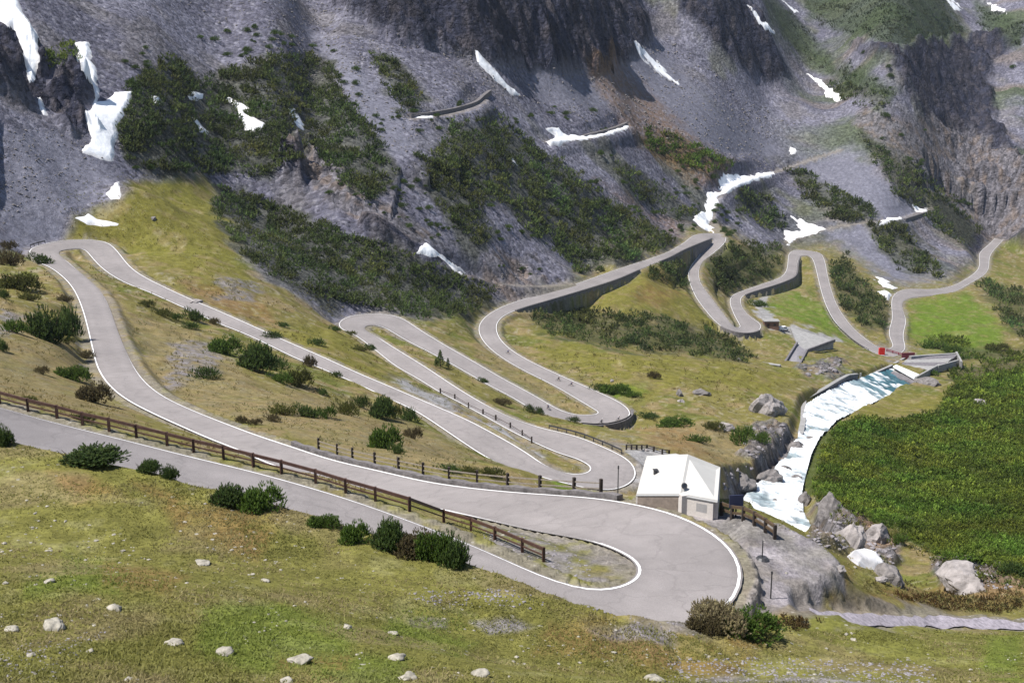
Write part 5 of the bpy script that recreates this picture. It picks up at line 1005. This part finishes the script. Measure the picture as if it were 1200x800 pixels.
scrub(inside(GMASS, .04, r1, 3), 9.0, r1, ((.08, .12, .016), .4, (.17, .225, .035)), 'scrub_thicket', "taller clumps standing out of the green dwarf pine thicket on the right slope", ns=12)
scrub(inside(GMASS, .15, r1, 0), 6.0, r1, TG, 'scrub_thicket', "dense bright green dwarf pine thicket covering the right valley slope", ns=8)
scrub(gaps(inside(DGREEN, .09, r1, 0), 260, -.1), 4.5, r1, ((.035, .05, .02), .3, (.06, .08, .03)), 'alpine_scrub', "dark green low growth on the far upper meadow", ns=4, flat=.4)
r3 = np.random.default_rng(31); _e = np.concatenate([inside(poly("940,500 955,500 960,590 1010,607 1060,628 1100,655 1160,664 1230,680 1230,694 1150,680 1060,645 1000,618 945,600 935,560"), .1, r3, -1)]); scrub(_e, 8, r3, ((.09, .10, .02), .4, (.19, .19, .05)), 'scrub_fringe', "ragged yellowish green scrub along the lower edge of the green thicket", ns=8)
scrub(inside(poly("60,225 150,200 245,216 262,262 300,340 250,330 150,290 80,275"), .03, r3, 0), 3, r3, ((.13, .12, .03), .3, (.2, .17, .05)), 'meadow_tussocks', "low yellowish tussocks on the meadow above the topmost hairpin", cat='grass', ns=3, flat=.4)
# low tussocks and heather that roughen the valley grass
GR_A = poly("0,300 300,330 560,360 640,385 860,425 940,440 930,500 860,560 760,520 600,540 560,600 300,560 0,470"); GR_B = poly("950,690 1200,650 1200,718 1000,715")
px_ = inside([GR_A, GR_B], .05, r1, 0); g = fbm(px_[:, 0] / 30, px_[:, 1] / 15, 321, 3); scrub(px_[g > -.1], 3.2, r1, TO, 'tussocks', "low olive and tan tussocks over the valley grass", cat='grass', ns=4, flat=.5)
px_ = inside([poly("860,705 1000,700 1200,690 1205,716 1000,716 930,738 870,735")], .12, r1, 0); scrub(px_, 5, r1, ((.10, .055, .022), .35, (.16, .10, .035)), 'heather', "rust brown heather beside the river path", cat='heather', ns=5, flat=.5)
# single shrubs dotted over the open scree: things of their own
MS = poly("140,60 360,20 480,60 560,140 700,120 860,200 900,300 800,270 600,330 420,240 300,200 150,200"); cand = inside(MS, .012, r1); cand2 = inside(poly("700,190 870,240 900,330 830,290 760,250"), .01, r1); cand3 = inside(poly("1000,60 1200,60 1200,280 1120,260 1000,150"), .0035, r1); cand4 = inside(poly("500,110 650,130 660,190 520,190"), .008, r1)
cand = np.concatenate([cand, cand2, cand3, cand4]); r1.shuffle(cand); cnt = 0
allsd = np.max([sdist(P, cand[:, 0], cand[:, 1]) for P in SCRUB] + [sdist(P, cand[:, 0], cand[:, 1]) for P in CLIFF] + [sdist(poly(t), cand[:, 0], cand[:, 1]) for t, _ in SNOW], 0)
den = fbm(cand[:, 0] / 40, cand[:, 1] / 25, 410, 3)
for (x, y), s, g in zip(cand, allsd, den):
    if s > -1 or g < -.08 or cnt > 190: continue
    w_ = r1.uniform(5, 12); p = place(x, y); d = p.length; W = w_ / 1500 * d
    o = link(UNITS['dark', cnt % 4, 0], 'scree_shrub', None, loc=p, label="small dark green pine shrub dotted on the open grey mountainside", category='bush', group='single shrubs dotted over the open mountainside'); o.scale = (W / 2, W / 2, W * r1.uniform(.45, .7)); o.rotation_euler[2] = r1.uniform(0, 6); cnt += 1

# ---------------------------------------------------------------- grass and stones of the near slope
r2 = np.random.default_rng(9)
N_ = 60000; x = r2.uniform(-25, 1225, N_); y = 520 + (815 - 520) * r2.uniform(0, 1, N_) ** .9
H_ = hit(x, y); R_ = np.hypot(H_[:, 0], H_[:, 1]); rd, _ = nearroad(H_); gk = fbm(H_[:, 0] / 6, H_[:, 1] / 6, 500, 3)
gv = sdist(GRAVEL[9], x, y)
for P in GRAVEL: gv = np.maximum(gv, sdist(P, x, y))
m = (R_ < 112) & (rd > 1.0) & (gk + r2.uniform(-.5, .5, N_) > -.35) & (gv < 1) & (sdist(poly("860,714 1000,718 1200,718 1200,737 870,740"), x, y) < 0); H_ = H_[m]; x = x[m]; y = y[m]; R_ = R_[m]; n = len(H_)
kb = 4; B_ = np.repeat(H_, kb, 0) + np.c_[r2.normal(size=(n * kb, 2)) * .10, np.full(n * kb, -.02)]; a = r2.uniform(0, 6.28, n * kb); hgt = (.05 + .08 * r2.uniform(0, 1, n * kb)) * np.repeat(.7 + .5 * np.clip(gk[m] + .5, 0, 1), kb)
le = r2.normal(size=(n * kb, 2)) * .10; wd = .028 * np.repeat(np.clip(R_ / 55, 1, 1.6), kb)
T = np.stack([B_ - np.c_[np.cos(a) * wd, np.sin(a) * wd, a * 0], B_ + np.c_[np.cos(a) * wd, np.sin(a) * wd, a * 0], B_ + np.c_[le, hgt]], 1)
gsd = np.zeros(n)
for P in GREEN: gsd = np.maximum(gsd, sstep(-10, 10, sdist(P, x, y)))
c0 = C(.150, .148, .038) + (C(.215, .18, .085) - C(.150, .148, .038)) * sstep(-.1, .35, fbm(H_[:, 0] / 4, H_[:, 1] / 4, 62, 3))[:, None]; c0 = c0 + (C(.115, .165, .025) - c0) * (gsd * .6)[:, None]
cg = np.repeat(c0, kb, 0) * r2.uniform(.6, 1.4, (n * kb, 1)); link(tris('grass', T, cg, FOL), 'grass', kind='stuff', label='short olive and straw coloured grass on the near slope', category='grass')
def stones(name, px, smin, smax, mats, label, seed, rmax=9999):
    rg = np.random.default_rng(seed); H_ = hit(px[:, 0], px[:, 1]); rd, st_ = nearroad(H_); H_ = H_[(rd > .6) & (st_ < .25) & (np.hypot(H_[:, 0], H_[:, 1]) < rmax)]
    bm = bmesh.new(); bmesh.ops.create_icosphere(bm, subdivisions=1, radius=1); bv = np.array([v.co[:] for v in bm.verts]); bf = np.array([[v.index for v in f.verts] for f in bm.faces]); bm.free()
    n = len(H_); S = (smin + (smax - smin) * rg.uniform(0, 1, n) ** 2.5) * np.hypot(H_[:, 0], H_[:, 1]) / 1500
    V = bv[None] * (1 + rg.uniform(-.3, .3, (n, len(bv), 1))) * S[:, None, None] * np.stack([rg.uniform(.7, 1.3, n), rg.uniform(.7, 1.2, n), rg.uniform(.35, .8, n)], 1)[:, None]
    V = V + H_[:, None]; Fc = (bf[None] + np.arange(n)[:, None, None] * len(bv)).reshape(-1, 3); me = bpy.data.meshes.new(name); raw(me, V.reshape(-1, 3), Fc, False); link(me, name, mats, kind='stuff', label=label, category='stones')
px_ = np.stack([r2.uniform(0, 1200, 2600), r2.uniform(560, 805, 2600)], 1); g = fbm(px_[:, 0] / 45, px_[:, 1] / 22, 611, 3); px_ = px_[g > .12]
stones('stones', px_, .6, 3.4, ROCKN, 'small pale stones strewn in the near grass', 1, 115)
px_ = np.concatenate([inside(GRAVEL[5:8] + [GRAVEL[0], GRAVEL[12]], .05, r2), inside([poly("0,760 130,735 60,800 0,800"), poly("470,690 600,690 640,710 500,712"), poly("780,770 1100,775 1100,800 780,800")], .07, r2)])
stones('rubble', px_, .7, 2.6, mat('rubble_rock', (.2, .185, .2), .9, .4, 3, .4), 'grey rubble in the bare patches of the slope and the road island', 2, 140)
px_ = inside([poly("0,150 60,150 300,60 380,0 780,40 900,130 900,200 600,120 480,200 330,60 0,270"), poly("640,40 940,150 860,190 700,120"), poly("200,0 400,0 440,150 300,60"), poly("540,330 630,300 640,335")], .05, r2)
stones('scree_blocks', px_, .4, 1.9, ROCKG, 'dark blocks lying on the grey scree', 3)
px_ = inside(RUBBLE[3:7] + RUBBLE[8:], .045, r2); stones('river_blocks', px_, .8, 4, mat('block_rock', (.2, .185, .195), .9, .4, 1, .6), 'broken pale blocks along the gorge and the crags', 4)

# ---------------------------------------------------------------- footpath
t = np.linspace(0, 1, 8); P = PTA[:, None] * (1 - t[:, None]) + PTB[:, None] * t[:, None]; z = P[..., 2] + fbm(P[..., 0], P[..., 1], 3, 2) * .03
me, _ = grid_mesh('path', P[..., 0], P[..., 1], z + .05); link(me, 'path', mat('path_gravel', (.27, .245, .275), .95, .4, 3, .4), kind='structure')

# ---------------------------------------------------------------- cyclists
def skin_body(J, R, E):
    me = bpy.data.meshes.new('person'); me.from_pydata(J, E, []); o = bpy.data.objects.new('tmp', me); COL.objects.link(o)
    md = o.modifiers.new('s', 'SKIN'); 
    if not me.skin_vertices: me.skin_vertices.new()
    for i, r in enumerate(R): me.skin_vertices[0].data[i].radius = (r, r); me.skin_vertices[0].data[i].use_root = (i == 0)
    o.modifiers.new('u', 'SUBSURF').levels = 1
    dg_ = bpy.context.evaluated_depsgraph_get(); dg_.update(); m2 = bpy.data.meshes.new_from_object(o.evaluated_get(dg_)); bpy.data.objects.remove(o); return m2
J = [(0,0,.96),(0,.06,1.10),(0,.22,1.30),(0,.33,1.44),(0,.40,1.50),(0,.46,1.60),(0,.47,1.70), (.16,.30,1.40),(.20,.42,1.18),(.20,.62,1.04),(.20,.68,1.04), (-.16,.30,1.40),(-.20,.42,1.18),(-.20,.62,1.04),(-.20,.68,1.04),
     (.10,.02,.92),(.11,.36,.72),(.11,.18,.38),(.11,.30,.32), (-.10,.02,.92),(-.11,.40,.92),(-.11,.26,.58),(-.11,.38,.54)]
R = [.13,.13,.16,.10,.055,.09,.085, .065,.045,.035,.04, .065,.045,.035,.04, .10,.07,.05,.04, .10,.07,.05,.04]
E_ = [(0,1),(1,2),(2,3),(3,4),(4,5),(5,6),(2,7),(7,8),(8,9),(9,10),(2,11),(11,12),(12,13),(13,14),(0,15),(15,16),(16,17),(17,18),(0,19),(19,20),(20,21),(21,22)]
BODY = skin_body(J, R, E_)
SKIN = mat('skin', (.45, .27, .19), .6, .05, 3, 0)
def cyclist(x, y, rz, jersey, shorts, lb1, lb2, helmet=(.6, .6, .6)):
    p = place(x, y); p.z += .05
    b = thing('bicycle', lb2, 'bicycle', p, rz); fr = MB(); 
    for q in (((0,-.5,.34),(0,-.08,.30)), ((0,-.08,.30),(0,-.2,.85)), ((0,-.2,.82),(0,.38,.86)), ((0,-.08,.30),(0,.40,.74)), ((0,.38,.9),(0,.52,.34)), ((0,-.5,.34),(0,-.19,.78))): fr.bar(q[0], q[1], .022, 6)
    fr.build('frame', METD, b)
    for yy in (-.5, .52): w_ = MB(); w_.ring((0, yy, .34), .32, .022, (1, 0, 0), 20, 5); [w_.bar((0, yy, .34), (0, yy + .31 * math.cos(k), .34 + .31 * math.sin(k)), .006, 3) for k in range(6)]; w_.build('wheel', TYRE, b)
    h = MB(); h.bar((-.22, .46, 1.0), (.22, .46, 1.0), .02, 6); h.bar((0, .38, .88), (0, .46, 1.0), .02, 6); h.build('handlebar', METD, b); s_ = MB(); s_.box((0, -.2, .9), (.14, .26, .06), taper=.7); s_.build('saddle', TYRE, b)
    me = BODY.copy(); J_ = mat('jersey_%d' % int(sum(jersey) * 1000), jersey, .7, .1, 3, 0); S_ = mat('shorts_%d' % int(sum(shorts) * 1000), shorts, .7, .1, 3, 0)
    for m_ in (J_, S_, SKIN): me.materials.append(m_)
    for f in me.polygons:
        c = f.center; f.material_index = 2 if c.z > 1.50 and c.y > .33 else (0 if c.z > 1.0 and (abs(c.x) < .17 or c.z > 1.2) else (1 if c.z > .66 and c.y < .45 else 2)); f.use_smooth = True
    o = link(me, 'person', None, loc=p, label=lb1, category='person'); o.rotation_euler[2] = rz
    hm = MB(); n = 10
    for k in range(4):
        t0, t1 = k * .38, (k + 1) * .38
        for i in range(n):
            a0, a1 = 6.2832 * i / n, 6.2832 * (i + 1) / n; f_ = lambda t, a: (.115 * math.cos(t) * math.cos(a), .47 + .15 * math.cos(t) * math.sin(a), 1.70 + .13 * math.sin(t)); hm.add([f_(t0, a0), f_(t0, a1), f_(t1, a1), f_(t1, a0)], [(0, 1, 2, 3)])
    hm.build('helmet', mat('helmet_%d' % int(sum(helmet) * 1000), helmet, .5, .05, 3, 0), o)
cyclist(595, 415, -2.2, (.05, .08, .25), (.02, .02, .03), "cyclist in blue riding near the top of the curved road leg", "bicycle ridden by the topmost cyclist near the curve")
cyclist(654, 447, -2.0, (.02, .02, .025), (.02, .02, .02), "dark clad cyclist, upper of the close pair riding above the middle hairpin", "bicycle of the upper rider of the close pair")
cyclist(669, 453, -2.0, (.15, .12, .2), (.03, .03, .05), "cyclist in dull violet, lower of the close pair above the middle hairpin", "bicycle of the lower rider of the close pair")
cyclist(724, 494, -1.0, (.30, .28, .3), (.03, .03, .04), "cyclist in pale grey rounding the outer edge of the middle hairpin", "bicycle of the rider rounding the middle hairpin's outer edge")
cyclist(704, 498, -1.2, (.03, .03, .04), (.02, .02, .02), "cyclist in black at the guard rail of the middle hairpin", "bicycle of the black clad rider by the guard rail")
cyclist(643, 481, .9, (.05, .05, .09), (.02, .02, .03), "lone cyclist in dark blue on the leg just past the middle hairpin", "bicycle of the lone rider past the middle hairpin")
